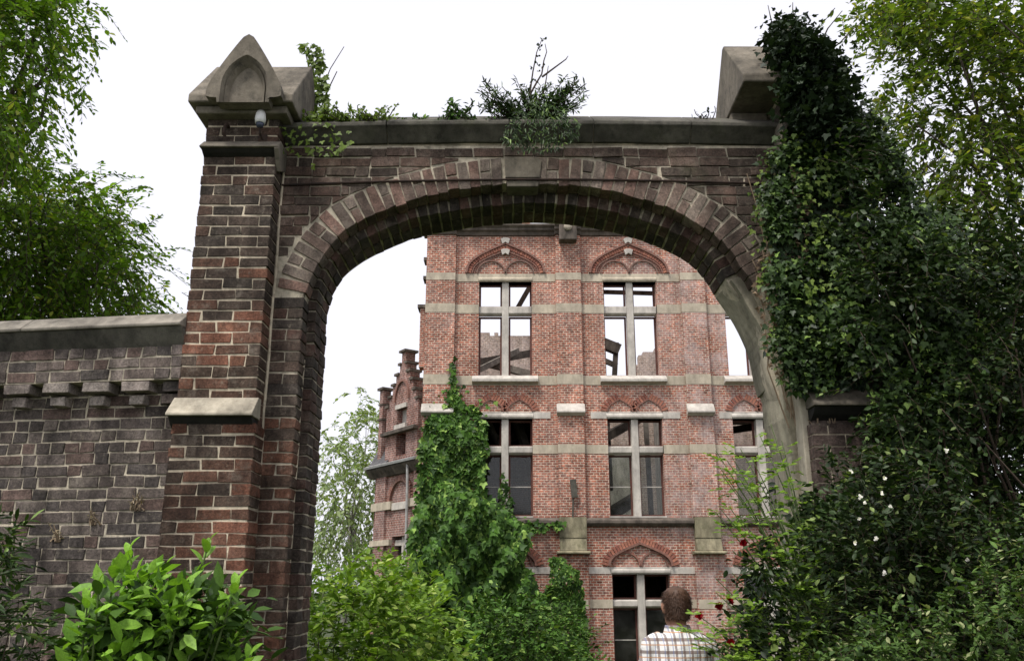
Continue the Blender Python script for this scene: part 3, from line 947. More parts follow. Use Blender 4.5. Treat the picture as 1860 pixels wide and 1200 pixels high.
wall_grid(xs, zs, lambda x, z: not any(o_[0] < x < o_[1] and o_[2] < z < o_[3] for o_ in openings), FY, FY + 0.5).build('wall', M['facade'], mp)
for (a, b) in PIL:
    MB().box(a, b, FY - 0.12, FY - 0.002, 3.6, 12.0).build('pilaster', M['facade'], mp)
    MB().box(a - 0.03, b + 0.03, FY - 0.16, FY - 0.003, ZB, 2.6).build('pilaster', M['facade'], mp)
    # stone base block below the string: block, panel, ledge
    m = MB()
    m.box(a - 0.0, b + 0.0, FY - 0.22, FY - 0.004, 3.02, 3.58)
    m.extrude_x([(FY - 0.2, 3.016), (FY - 0.30, 2.68), (FY - 0.005, 2.68), (FY - 0.005, 3.016)], a + 0.01, b - 0.01)
    m.extrude_x([(FY - 0.40, 2.60), (FY - 0.40, 2.64), (FY - 0.30, 2.676), (FY - 0.005, 2.676), (FY - 0.005, 2.57)], a - 0.08, b + 0.08)
    m.build('base_block', rough_material('mossy_stone', (0.34, 0.30, 0.2), (0.22, 0.2, 0.13), 2, (0.09, 0.085, 0.05), 0.6, 0.3, 20, 0.5) if 'mossy' not in M else M['mossy'], mp, False, 0.01)
    m = MB()                                              # weathering stone half way up
    m.extrude_x([(FY - 0.30, 6.50), (FY - 0.30, 6.54), (FY - 0.124, 6.78), (FY - 0.10, 6.78), (FY - 0.10, 6.46), (FY - 0.14, 6.42)], a - 0.03, b + 0.03)
    m.build('weathering_stone', M['cross'], mp, False, 0.008)
    for z0, z1 in ((10.55, 10.78), (9.54, 9.82), (7.36, 7.66), (5.36, 5.62), (2.03, 2.26) if a > 100 else (5.0, 5.0), (1.16, 1.40)):
        if z1 > z0:
            MB().box(a - 0.004, b + 0.004, FY - (0.128 if z0 > 3 else 0.168), FY - 0.05, z0, z1).build('stone_band', M['band'], mp)
# stone bands on the wall between pilasters
fields = [(PIL[i][1], PIL[i + 1][0]) for i in range(3)]
for (a, b), c in zip(fields, CX):
    for z0, z1 in ((9.54, 9.82), (5.36, 5.62), (1.18, 1.40)):
        MB().box(a + 0.006, c - HW, FY - 0.014, FY + 0.1, z0, z1).build('stone_band', M['band'], mp)
        MB().box(c + HW, b - 0.006, FY - 0.014, FY + 0.1, z0, z1).build('stone_band', M['band'], mp)
    MB().box(a + 0.006, b - 0.006, FY - 0.014, FY + 0.1, 7.36, 7.62).build('stone_band', M['band'], mp)
    m = MB(); m.extrude_x([(FY - 0.20, 3.42), (FY - 0.20, 3.5), (FY - 0.02, 3.58), (FY + 0.1, 3.58), (FY + 0.1, 3.34), (FY - 0.1, 3.34)], a + 0.004, b - 0.004)
    m.build('string_course', M['cornice'], mp, False, 0.01)
# cornice and broken parapet
m = MB()
prof = [(FY + 0.2, 12.003), (FY - 0.06, 12.003), (FY - 0.10, 12.10), (FY - 0.18, 12.14), (FY - 0.18, 12.2), (FY - 0.27, 12.26), (FY - 0.27, 12.31), (FY + 0.2, 12.31)]
m.extrude_x(prof, X0 - 0.12, X1)
for a, b in PIL:
    m.extrude_x([(y - (0.12 if y < FY else 0), z - 0.002) for y, z in prof], a - 0.02, b + 0.02)
m.build('cornice', M['cornice'], mp, False, 0.008)
rp = random.Random(5)
xx = [X0]
while xx[-1] < X1: xx.append(xx[-1] + rp.uniform(0.18, 0.5))
xx[-1] = X1
hh = [12.42 + rp.choice((0, 0.0, 0.065, 0.13)) * (1 if -1.0 < x < 1.2 else 0.4) for x in xx]
wall_grid(xx, [12.312, 12.36, 12.42, 12.47, 12.5, 12.56], lambda x, z: z < hh[int(np.searchsorted(xx, x)) - 1], FY + 0.02, FY + 0.42).build('parapet', M['facade'], mp)
# round boss with a stone block on the second pilaster head
m = MB(); m.box(1.42, 1.95, FY - 0.46, FY - 0.125, 11.72, 12.34); m.build('pilaster_head', M['cornice'], mp, False, 0.02)
m = MB(); m.loft([[(1.68 + r * math.cos(a), y, 12.12 + r * math.sin(a)) for a in np.linspace(0, 2 * math.pi, 14, endpoint=False)] for y, r in ((FY - 0.455, 0.13), (FY - 0.51, 0.12), (FY - 0.54, 0.05))]); m.build('boss', M['band'], mp, True)


def arch_voussoirs(m, pts, th, y0, y1, step=0.085):
    X, T = dense(pts, step)
    N_ = nrm_out(T)
    for i in range(len(X) - 1):
        p, n, t = (X[i] + X[i + 1]) / 2, N_[i], T[i]
        c = p + n * th / 2
        m.obox((c[0], (y0 + y1) / 2, c[1]), (t[0], 0, t[1]), (0, 1, 0), (n[0], 0, n[1]), step * 0.86, y1 - y0, th)


def tudor(cx, hw, z0, h):
    """low four-centred arch from left to right"""
    return [(cx - hw, z0), (cx - hw * 0.93, z0 + h * 0.3), (cx - hw * 0.72, z0 + h * 0.55), (cx - hw * 0.36, z0 + h * 0.8), (cx, z0 + h)], \
           [(cx, z0 + h), (cx + hw * 0.36, z0 + h * 0.8), (cx + hw * 0.72, z0 + h * 0.55), (cx + hw * 0.93, z0 + h * 0.3), (cx + hw, z0)]


def band_strip(m, pts, th, y0, y1):
    X, T = dense(pts, 0.06)
    N_ = nrm_out(T)
    m.loft([[(p[0], y0, p[1]), (p[0] + n[0] * th, y0 - 0.0, p[1] + n[1] * th), (p[0] + n[0] * th, y1, p[1] + n[1] * th), (p[0], y1, p[1])] for p, n in zip(X, N_)])


def glass_light(parent, x0, x1, z0, z1, glass, bar=None):
    fr = MB()
    t, y0, y1 = 0.05, FY + 0.30, FY + 0.37
    fr.box(x0, x0 + t, y0, y1, z0, z1).box(x1 - t, x1, y0, y1, z0, z1).box(x0 + t, x1 - t, y0, y1, z1 - t, z1 - .001).box(x0 + t, x1 - t, y0, y1, z0 + .001, z0 + t)
    o = fr.build('timber_frame', M['frame'], parent)
    if bar:
        MB().box(x0 + t, x1 - t, y0 + 0.015, y1 - 0.015, bar - 0.014, bar + 0.014).build('glazing_bar', M['bar'], parent)
    if glass is not None:
        MB().box(x0 + t, x1 - t, y0 + 0.03, y0 + 0.036, z0 + t, z1 - t).build('pane', glass, parent)


for ci, c in enumerate(CX):
    for li, (s, h, t0, t1) in enumerate(LV):
        cross = MB()
        yA, yB = FY + 0.06, FY + 0.30
        cross.box(c - 0.10, c + 0.10, yA, yB, s, h)
        for sg in (-1, 1):
            a, b = (c - HW, c - 0.10) if sg < 0 else (c + 0.10, c + HW)
            cross.extrude_x([(yA + 0.02, t0 + 0.05), (yA + 0.02, t1 - 0.03), (yA + 0.1, t1), (yB - .01, t1), (yB - .01, t0), (yA + 0.1, t0)], a, b)
        win = cross.build('cross_window', M['cross'], mp, False, 0.012)
        # lintel
        z1 = h + (0.25 if li == 0 else 0.19)
        fa, fb = fields[ci]
        m = MB(); m.box(fa + 0.006 if li != 1 else fa + 0.2, fb - 0.006 if li != 1 else fb - 0.2, FY - 0.018, FY + 0.32, h, z1)
        m.extrude_x([(FY - 0.05, h + 0.04), (FY - 0.05, h + 0.1), (FY - 0.016, h + 0.14), (FY - 0.016, h + 0.01)], c - HW - 0.02, c + HW + 0.02)
        m.build('lintel', M['band'] if li == 0 else M['cross'], win, False, 0.006)
        if li == 0:
            m = MB(); m.extrude_x([(FY - 0.22, 7.42), (FY - 0.22, 7.5), (FY - 0.016, 7.64), (FY + 0.35, 7.66), (FY + 0.35, 7.5), (FY - 0.016, 7.38)], c - 0.96, c + 0.96)
            m.build('sill', M['cross'], win, False, 0.008)
        elif li == 1:
            m = MB(); m.box(c - HW, c + HW, FY - 0.05, FY + 0.38, 3.582, 3.62); m.build('sill', M['cross'], win)
        for a, b in ((c - HW, c - 0.10), (c + 0.10, c + HW)):
            if li == 0:
                glass_light(win, a + 0.003, b - 0.003, s + 0.05, t0 - 0.003, None)
                glass_light(win, a + 0.003, b - 0.003, t1 + 0.003, h - 0.003, None)
            elif li == 1:
                glass_light(win, a + 0.003, b - 0.003, s + 0.05, t0 - 0.003, M['glass'], 4.46)
                glass_light(win, a + 0.003, b - 0.003, t1 + 0.003, h - 0.003, None)
            else:
                glass_light(win, a + 0.003, b - 0.003, s + 0.05, t0 - 0.003, M['dark_glass'], 0.35)
                glass_light(win, a + 0.003, b - 0.003, t1 + 0.003, h - 0.003, M['dark_glass'] if ci != 1 else None)
    # relieving arches
    l, r = tudor(c, 1.04, 10.79, 0.80)
    ra = MB()
    for q in (l, r): arch_voussoirs(ra, q, 0.10, FY - 0.05, FY + 0.02, 0.075)
    rel = ra.build('relieving_arch', M['voussoir'], mp)
    hd = MB()
    for q in tudor(c, 1.15, 10.79, 0.93): band_strip(hd, q, 0.06, FY - 0.09, FY + 0.01)
    hd.build('hood_mould', M['hood'], rel)
    sm = MB()
    for q in tudor(c, 0.92, 10.79, 0.62): arch_voussoirs(sm, q, 0.07, FY - 0.03, FY + 0.02, 0.07)
    for q in tudor(c, 0.985, 10.79, 0.70): band_strip(sm, q, 0.03, FY - 0.06, FY + 0.01)
    for cc in (c - 0.43, c + 0.43):
        X = [(cc + 0.40 * math.cos(a), 10.79 + 0.38 * math.sin(a)) for a in np.linspace(math.pi, 0, 9)]
        band_strip(sm, X, 0.045, FY - 0.05, FY + 0.01)
    sm.build('tracery', M['hood'], rel)
    for zk in (11.46, 11.82):
        ks = MB(); ks.prism_y([(c - 0.09, zk - 0.1), (c, zk - 0.04), (c + 0.09, zk - 0.1), (c + 0.14, zk + 0.06), (c + 0.06, zk + 0.10), (c - 0.06, zk + 0.10), (c - 0.14, zk + 0.06)], FY - 0.11, FY - 0.02)
        ks.build('keystone', M['cross'], rel, False, 0.008)
    for cc in (c - 0.42, c + 0.42):
        l, r = tudor(cc, 0.385, 6.575, 0.37)
        ra = MB()
        for q in (l, r): arch_voussoirs(ra, q, 0.17, FY - 0.03, FY + 0.02, 0.075)
        rel = ra.build('relieving_arch', M['voussoir'], mp)
        hd = MB()
        for q in tudor(cc, 0.35, 6.575, 0.34): band_strip(hd, q, 0.035, FY - 0.04, FY + 0.02)
        hd.build('hood_mould', M['hood'], rel)
    l, r = tudor(c, 0.9, 2.28, 0.62)
    ra = MB()
    for q in (l, r): arch_voussoirs(ra, q, 0.17, FY - 0.05, FY + 0.02, 0.08)
    rel = ra.build('relieving_arch', M['voussoir'], mp)
    hd = MB()
    for q in tudor(c, 0.84, 2.28, 0.57): band_strip(hd, q, 0.06, FY - 0.1, FY + 0.02)
    for cc in (c - 0.38, c + 0.38):
        X = [(cc + 0.34 * math.cos(a), 2.28 + 0.34 * math.sin(a)) for a in np.linspace(math.pi, 0, 9)]
        band_strip(hd, X, 0.05, FY - 0.04, FY + 0.01)
    hd.build('hood_mould', M['hood'], rel)
# shell of the ruin: rear wall with a ragged top, side walls, floors
rp = random.Random(3)
bx = [X0]
while bx[-1] < X1: bx.append(bx[-1] + rp.uniform(0.15, 0.55))
bx[-1] = X1
def back_h(x):
    base = np.interp(x, [-2.6, -1.0, -0.2, 0.0, 0.9, 1.4, 2.6, 4.2, 4.6, 5.6, 6.4, 7.6, 9.8], [11.7, 11.25, 11.1, 11.2, 11.2, 10.6, 9.2, 9.2, 10.3, 10.6, 8.4, 8.2, 8.8])
    return base
bh = [back_h(x) + rp.uniform(-0.12, 0.12) for x in bx]
bw_open = [(7.3, 8.3, 4.4, 6.9)]
wall_grid(bx + [q for o_ in bw_open for q in o_[:2]], list(np.arange(-1.2, 11.9, 0.13)) + [q for o_ in bw_open for q in o_[2:]],
          lambda x, z: z < bh[max(0, int(np.searchsorted(bx, x)) - 1)] and not any(o_[0] < x < o_[1] and o_[2] < z < o_[3] for o_ in bw_open), 33.0, 33.4).build('rear_wall', M['interior'], mp)
sy = list(np.arange(25.5, 33.01, 0.3))
for xw, hbase in ((X0, 10.6), (X1 - 0.45, 9.6)):
    m = MB()
    for a, b in zip(sy[:-1], sy[1:]):
        m.box(xw, xw + 0.45, a, b, ZB, hbase + rp.uniform(-0.25, 0.25))
    m.build('side_wall', M['interior'], mp)
MB().box(1.55, 1.85, 25.5, 33.0, ZB, 9.6).build('cross_wall', M['interior'], mp)
MB().box(5.35, 5.6, 25.5, 33.0, ZB, 8.6).build('cross_wall', M['plaster'], mp)
fl = MB()
fl.box(X0 + .45, 1.55, 25.5, 33.0, 3.2, 3.42).box(1.85, 5.35, 25.5, 33.0, 3.2, 3.42).box(5.6, X1 - .45, 25.5, 33.0, 3.2, 3.42)
fl.build('floor_slab', M['beam'], mp)
fl = MB()
fl.box(X0 + .45, 1.55, 25.5, 33.0, 6.95, 7.2).box(5.6, X1 - .45, 25.5, 29.2, 6.95, 7.2).box(1.85, 5.35, 25.5, 26.4, 6.95, 7.2)
fl.build('floor_slab', M['beam'], mp)
MB().box(3.1, 4.7, 32.9, 32.995, 3.5, 6.5).build('plaster_panel', rough_material('pale_plaster', (0.6, 0.57, 0.5), (0.4, 0.38, 0.34), 0.8, (0.12, 0.1, 0.09), 0.5, 0.3, 10), mp)
def rafter(a, b, s=0.2, mat='beam'):
    MB().beam(a, b, s, s * 1.15).build('rafter', M[mat], mp)
# beams seen through the windows
for a, b, s, mt in [((-1.6, 28, 8.7), (1.2, 31, 10.0), .22, 'beam'), ((-1.9, 27.5, 8.0), (0.2, 29.5, 9.6), .16, 'grey_beam'), ((-1.0, 27, 7.3), (-1.5, 29, 10.1), .2, 'beam'), ((-1.5, 29, 9.2), (1.3, 29.6, 8.6), .2, 'grey_beam'),
                    ((0.1, 26.2, 9.95), (0.62, 26.2, 10.9), .12, 'beam'),
                    ((2.3, 28.5, 9.9), (3.6, 28.5, 9.35), .3, 'beam'), ((2.3, 28.5, 9.35), (3.5, 28.5, 8.8), .14, 'beam'), ((3.0, 28.5, 9.6), (2.9, 28.5, 7.2), .15, 'beam'), ((3.5, 28.5, 9.6), (3.3, 28.5, 7.2), .16, 'beam'), ((2.6, 28.5, 9.7), (2.55, 28.5, 7.2), .12, 'beam'),
                    ((2.7, 25.9, 10.52), (4.4, 25.9, 10.47), .1, 'beam'),
                    ((-1.4, 27.5, 6.9), (0.9, 29, 5.4), .18, 'grey_beam'), ((-1.2, 27, 5.2), (0.6, 28, 6.8), .2, 'beam'), ((0.1, 27, 6.8), (0.9, 27.4, 4.6), .2, 'grey_beam'), ((-0.9, 26.6, 6.9), (-0.2, 27.2, 5.6), .12, 'grey_beam'),
                    ((2.2, 28, 5.9), (4.9, 30, 7.6), .24, 'beam'), ((2.3, 30, 6.9), (5.0, 29, 8.0), .2, 'beam'), ((3.0, 27, 4.6), (3.3, 30, 7.2), .14, 'beam'), ((2.4, 27.5, 3.5), (4.0, 29, 4.5), .3, 'beam'), ((4.2, 27, 3.4), (4.3, 28, 6.9), .14, 'grey_beam'),
                    ((2.2, 26.6, 5.0), (3.3, 28.2, 5.9), .1, 'beam'), ((6.2, 27, 6.3), (8.4, 29, 6.9), .2, 'beam'), ((6.0, 28, 6.6), (8.0, 28, 7.4), .18, 'grey_beam')]:
    rafter(a, b, s, mt)
# lamp plate on the second pilaster, with its post
m = MB(); m.obox((1.72, FY - 0.22, 4.36), (1, 0, 0.08), (0, 1, 0), (-0.08, 0, 1), 0.17, 0.06, 0.5); m.tube([(1.70, FY - 0.2, 4.1), (1.68, FY - 0.2, 3.58)], 0.03, 6)
m.build('drip_plate', M['coping'], mp)
# down pipe and stonework at the left corner
for z in (11.2, 10.6): MB().box(X0 - 0.10, X0 - 0.002, FY - 0.06, FY + 0.4, z, z + 0.1).build('corner_stone', M['cornice'], mp)
m = MB(); m.extrude_x([(FY, 7.9), (FY, 9.7), (FY + 0.45, 9.7), (FY + 0.45, 7.9)], X0 - 0.16, X0 - 0.002); m.build('corner_buttress', M['facade'], mp)
MB().box(X0 - 0.24, X0 - 0.003, FY - 0.06, FY + 0.5, 9.704, 9.80).build('corner_stone', M['cornice'], mp)
flatten(man)

# ------------------------------------------------------------------ side wing with stepped gable
wg = empty('gabled_wing', (-2.62, 26.05, -0.9), math.atan2(0.809, -0.588))
tag(wg, 'side wing with crow-stepped gable, slate roof and arched window', 'building')
# local x runs away from the main block along the wing's front; local -y ... the front faces +y (to the left of the camera's axis)
def wz(z): return z + 0.9
W = 3.0
ops = [(0.75, 1.75, wz(0.9), wz(3.2))]
m = wall_grid([0, W] + list(ops[0][:2]), [0, wz(5.25)] + list(ops[0][2:]), lambda x, z: not any(o_[0] < x < o_[1] and o_[2] < z < o_[3] for o_ in ops), -0.4, 0.0)
m.build('wall', M['wing_brick'], wg)
MB().box(W - 0.4, W, -5.0, -0.402, 0, wz(5.2)).box(0, W - .41, -5.0, -4.7, 0, wz(5.2)).build('rear_wall', M['wing_brick'], wg)
for a, b in ((2.15, 2.75), (0.0, 0.4)):
    MB().box(a, b, 0.002, 0.09, 0, wz(5.05)).build('pilaster', M['wing_brick'], wg)
for z0, z1 in ((4.02, 4.26), (2.95, 3.12), (0.75, 0.9)):
    MB().box(-0.02, 0.75, -0.01, 0.11, wz(z0), wz(z1)).build('stone_band', M['band'], wg)
    MB().box(1.75, W + .02, -0.01, 0.11, wz(z0), wz(z1)).build('stone_band', M['band'], wg)
m = MB(); m.box(0.751, 1.749, -0.2, 0.06, wz(3.98), wz(4.2)).box(1.2, 1.32, -0.28, -0.1, wz(0.9), wz(4.0)).box(0.751, 1.2, -0.26, -0.1, wz(2.93), wz(3.1)).box(1.32, 1.749, -0.26, -0.1, wz(2.93), wz(3.1)).box(0.7, 1.8, -0.1, 0.14, wz(0.78), wz(0.92))
win = m.build('cross_window', M['cross'], wg, False, 0.01)
MB().box(0.76, 1.2, -0.24, -0.235, wz(0.95), wz(2.92)).box(1.33, 1.74, -0.24, -0.235, wz(0.95), wz(2.92)).build('pane', M['dark_glass'], win)
ra = MB()
X, T = dense([(1.25 + 0.62 * math.cos(a), wz(4.22) + 0.62 * math.sin(a)) for a in np.linspace(math.pi, 0, 13)], 0.08)
for p, t, n in zip(X, T, nrm_out(T)):
    ra.obox((p[0] + n[0] * .08, 0.03, p[1] + n[1] * .08), (t[0], 0, t[1]), (0, 1, 0), (n[0], 0, n[1]), 0.07, 0.1, 0.16)
ra.build('relieving_arch', M['hood'], wg)
# eaves: lead gutter sweeping out, dark soffit
m = MB(); m.extrude_x([(-0.3, wz(5.05)), (0.1, wz(5.05)), (0.28, wz(5.28)), (0.28, wz(5.36)), (-0.3, wz(5.5))], -0.05, W + 0.15); m.build('eaves', M['beam'], wg)
m = MB(); m.extrude_x([(0.25, wz(5.37)), (0.35, wz(5.33)), (0.37, wz(5.40)), (0.27, wz(5.44))], -0.05, W + 0.17); m.build('gutter', M['lead'], wg)
# slate roof slope behind the gable
m = MB(); m.extrude_x([(0.27, wz(5.42)), (0.12, wz(5.57)), (-1.2, wz(8.2)), (-4.5, wz(5.4)), (-4.5, wz(5.2))], 1.9, W + 0.12); m.build('slate_roof', M['slate'], wg)
# crow-stepped gable standing on the eaves
steps = [(0.0, 5.4, 2.05)]
gb = MB()
gx0, gx1 = 0.15, 2.15
zz = [wz(5.4)]
hgt = [(0.15, 2.15, 5.40, 7.25), (0.32, 1.98, 7.25, 7.55), (0.5, 1.8, 7.55, 7.9), (0.7, 1.6, 7.9, 8.2), (0.92, 1.38, 8.2, 8.5), (1.03, 1.27, 8.5, 8.85)]
gxs = sorted(set([v for h in hgt for v in h[:2]] + [0.85, 1.45]))
gzs = sorted(set([wz(v) for h in hgt for v in h[2:]] + [wz(5.6), wz(6.3), wz(6.55), wz(7.05)]))
gopen = [(0.85, 1.45, wz(5.6), wz(6.3)), (0.85, 1.45, wz(6.55), wz(7.05))]
wall_grid(gxs, gzs, lambda x, z: any(h[0] < x < h[1] and wz(h[2]) < z < wz(h[3]) for h in hgt) and not any(o_[0] < x < o_[1] and o_[2] < z < o_[3] for o_ in gopen), -0.2, 0.14).build('stepped_gable', M['wing_brick'], wg)
for i, h in enumerate(hgt):
    nxt = hgt[i + 1] if i + 1 < len(hgt) else None
    z = wz(h[3])
    if nxt:
        MB().box(h[0] - 0.05, nxt[0], -0.25, 0.2, z - 0.05, z + 0.03).build('step_cap', M['cornice'], wg)
        MB().box(nxt[1], h[1] + 0.05, -0.25, 0.2, z - 0.05, z + 0.03).build('step_cap', M['cornice'], wg)
    else:
        MB().box(h[0] - 0.08, h[1] + 0.08, -0.27, 0.22, z, z + 0.07).build('step_cap', M['cornice'], wg)
MB().box(0.8, 1.5, 0.05, 0.2, wz(7.05), wz(7.18)).build('lintel', M['cross'], wg)
MB().box(0.8, 1.5, 0.05, 0.22, wz(6.42), wz(6.55)).build('sill', M['cross'], wg)
m = MB()
band_strip(m, [(1.15 + 0.4 * math.cos(a), wz(7.3) + 0.6 * math.sin(a)) for a in np.linspace(math.pi, 0, 11)], 0.07, 0.02, 0.2); m.build('hood_mould', M['hood'], wg)
MB().box(0.86, 1.44, -0.1, -0.05, wz(6.55), wz(7.05)).build('shutter', M['bar'], wg)
m = MB(); m.box(0.1, 2.2, 0.145, 0.32, wz(6.28), wz(6.38)); m.build('balcony_slab', M['beam'], wg)
# pinnacle at the far end
m = MB(); m.box(2.55, 2.78, -0.2, 0.08, wz(5.4), wz(7.9)); pn = m.build('pinnacle', M['wing_brick'], wg)
m = MB(); m.box(2.48, 2.85, -0.27, 0.15, wz(7.9), wz(7.98)).box(2.52, 2.81, -0.23, 0.11, wz(7.4), wz(7.45)).box(2.5, 2.83, -0.25, 0.13, wz(6.9), wz(6.96)); m.build('pinnacle_cap', M['cornice'], pn)
m = MB(); m.tube([(0.55, 0.22, wz(5.3)), (0.55, 0.2, wz(4.6)), (0.55, 0.16, wz(1.0))], 0.045, 8); m.build('downpipe', M['lead'], wg)

# ------------------------------------------------------------------ leaf meshes
def template(kind):
    if kind == 'oval':
        v = [(0, 0, 0), (.2, .25, .05), (.24, .58, .05), (0, 1, -.06), (-.24, .58, .05), (-.2, .25, .05)]
        f = [(0, 1, 2, 3), (0, 3, 4, 5)]
    elif kind == 'lance':
        v = [(0, 0, 0), (.11, .3, .03), (.10, .65, .02), (0, 1, -.1), (-.10, .65, .02), (-.11, .3, .03)]
        f = [(0, 1, 2, 3), (0, 3, 4, 5)]
    elif kind == 'ivy':
        v = [(0, 0, 0), (.3, -.08, .04), (.5, .32, .03), (.24, .45, .04), (0, 1, -.05), (-.24, .45, .04), (-.5, .32, .03), (-.3, -.08, .04)]
        f = [(0, 1, 2, 3, 4), (0, 4, 5, 6, 7)]
    elif kind == 'round':
        v = [(0, 0, 0), (.3, .2, .06), (.36, .6, .05), (0, 1, -.04), (-.36, .6, .05), (-.3, .2, .06)]
        f = [(0, 1, 2, 3), (0, 3, 4, 5)]
    else:                                                       # blade
        v = [(.06, 0, 0), (.04, .6, .05), (0, 1, .2), (-.04, .6, .05), (-.06, 0, 0)]
        f = [(0, 1, 2, 3, 4)]
    return np.array(v), f


def unit(a):
    return a / np.maximum(np.linalg.norm(a, axis=1), 1e-9)[:, None]


def leaves(name, P, D, N, S, kind, mat, parent=None):
    """one leaf per point: P base points, D leaf axes, N facing, S lengths"""
    P, D, N, S = np.asarray(P, float), unit(np.asarray(D, float)), np.asarray(N, float), np.asarray(S, float)
    V, Fc = template(kind)
    N = unit(N - D * np.sum(N * D, axis=1)[:, None] + 1e-6)
    X = np.cross(D, N)
    n, k = len(P), len(V)
    wv = RNG.uniform(0.8, 1.2, n)
    co = P[:, None, :] + S[:, None, None] * (V[None, :, 0:1] * wv[:, None, None] * X[:, None, :] + V[None, :, 1:2] * D[:, None, :] + V[None, :, 2:3] * N[:, None, :])
    me = bpy.data.meshes.new(name)
    me.vertices.add(n * k)
    me.vertices.foreach_set('co', co.reshape(-1))
    lens = np.tile([len(f) for f in Fc], n)
    idx = np.concatenate([np.array(f) for f in Fc])
    me.loops.add(n * len(idx))
    me.loops.foreach_set('vertex_index', (np.arange(n)[:, None] * k + idx[None, :]).reshape(-1).astype(np.int32))
    me.polygons.add(len(lens))
    st = np.r_[0, np.cumsum(lens)[:-1]]
    me.polygons.foreach_set('loop_start', st.astype(np.int32))
    me.polygons.foreach_set('loop_total', lens.astype(np.int32))
    me.update(calc_edges=True)
    me.validate()
    return link(name, me, mat, parent)


def rvec(n): return unit(RNG.normal(size=(n, 3)))


def clumps(C, n_per, rad, size, droop=0.4, spread=0.5, flat=0.7):
    """leaf clumps round the centres C; leaves point outward and droop"""
    C = np.asarray(C, float)
    m = len(C)
    off = RNG.normal(size=(m * n_per, 3)) * rad * np.array([1, 1, flat])
    P = np.repeat(C, n_per, axis=0) + off
    D = unit(off) * spread + rvec(len(P)) * 0.6 + np.array([0, 0, -droop])
    N = rvec(len(P)) * 0.6 + np.array([0, 0, 0.8])
    S = np.clip(RNG.lognormal(-0.05, 0.3, len(P)), 0.4, 1.6) * size
    return P, D, N, S


def in_poly(x, y, poly):
    inside = np.zeros(len(x), bool)
    px, py = np.array(poly).T
    j = len(px) - 1
    for i in range(len(px)):
        c = ((py[i] > y) != (py[j] > y)) & (x < (px[j] - px[i]) * (y - py[i]) / (py[j] - py[i] + 1e-12) + px[i])
        inside ^= c
        j = i
    return inside


def poly_at(pix, Y):
    return [(p.x, p.z) for p in (at(a, b, Y) for a, b in pix)]


def sample_poly(poly, n):
    P = np.array(poly)
    lo, hi = P.min(0), P.max(0)
    out = np.zeros((0, 2))
    while len(out) < n:
        q = RNG.uniform(lo, hi, (n * 3, 2))
        out = np.vstack([out, q[in_poly(q[:, 0], q[:, 1], poly)]])
    return out[:n]


def bumpy(x, z, s=1.0, seed=0):
    """smooth uneven field about 0..1"""
    r = np.random.default_rng(seed)
    v = np.zeros(len(x))
    for k in range(7):
        a, b, c = r.uniform(-1, 1, 3)
        f = r.uniform(1.0, 4.0) * s
        v += np.sin((a * x + b * z) * f * 2.2 + c * 9) / 7
    return 0.5 + v


def cat(*sets):
    return [np.concatenate([s[i] for s in sets]) for i in range(4)]


def ivy_sheet(poly, n, y_fn, size, seed=0, out=(0, -1, 0.2)):
    q = sample_poly(poly, n)
    b = bumpy(q[:, 0], q[:, 1], 1.0, seed)
    P = np.c_[q[:, 0], y_fn(q[:, 0], q[:, 1], b) + RNG.uniform(-0.02, 0.02, n), q[:, 1]]
    D = np.c_[RNG.normal(0, 0.6, n), RNG.uniform(-0.5, 0.0, n), RNG.normal(-0.7, 0.35, n)]
    N = np.array(out) + RNG.normal(0, 0.38, (n, 3))
    S = RNG.uniform(0.6, 1.3, n) * size
    return P, D, N, S


def limb(m, a, b, r0, r1, wob=0.1, n=6, sides=6):
    a, b = Vector(a), Vector(b)
    L = (b - a).length
    pts = []
    for i in range(n + 1):
        t = i / n
        p = a.lerp(b, t)
        if 0 < i < n: p += Vector((random.gauss(0, 1), random.gauss(0, 1), random.gauss(0, 0.6))) * wob * L * 0.12
        pts.append(p)
    m.tube(pts, [r0 + (r1 - r0) * i / n for i in range(n + 1)], sides)
    return pts


def sprays(C, n_leaf, length, size, droop=0.5, centre=None):
    """leafy twigs: a drooping twig from each centre with leaves on both sides; also returns the twig lines"""
    C = np.asarray(C, float)
    m_ = len(C)
    base = (C - (C.mean(0) if centre is None else np.asarray(centre)))
    d = unit(unit(base) * 0.7 + rvec(m_) * 0.8 + np.array([0, 0, -0.15]))
    L = RNG.uniform(0.6, 1.3, m_) * length
    side = unit(np.cross(d, np.array([0, 0, 1.0])) + rvec(m_) * 0.25)
    t = np.linspace(0.06, 1, n_leaf)
    P = C[:, None, :] + d[:, None, :] * (L[:, None] * t[None, :])[..., None]
    P[..., 2] -= (L[:, None] * droop * t[None, :] ** 2)
    sg = np.where(np.arange(n_leaf) % 2 == 0, 1.0, -1.0)
    sg[-1] = 0.0
    D = d[:, None, :] * 0.75 + side[:, None, :] * sg[None, :, None] * 0.95 + RNG.normal(0, 0.22, (m_, n_leaf, 3))
    D[..., 2] -= droop * 0.9
    N = np.array([0, 0, 1.0]) + RNG.normal(0, 0.4, (m_, n_leaf, 3))
    S = size * np.clip(RNG.lognormal(0, 0.28, (m_, n_leaf)), 0.4, 1.5) * (1.0 - 0.25 * t[None, :])
    ends = C + d * L[:, None] - np.array([0, 0, 1.0]) * (L * droop)[:, None]
    return (P.reshape(-1, 3), D.reshape(-1, 3), N.reshape(-1, 3), S.reshape(-1)), (C, C + d * (L * 0.5)[:, None] - np.array([0, 0, 0.25]) * (L * droop)[:, None], ends)


def twig_mesh(m, lines, org, r=0.004):
    for a_, b_, c_ in zip(*lines):
        m.tube([Vector(a_ - org), Vector(b_ - org), Vector(c_ - org)], [r, r * 0.7, r * 0.35], 3, False)


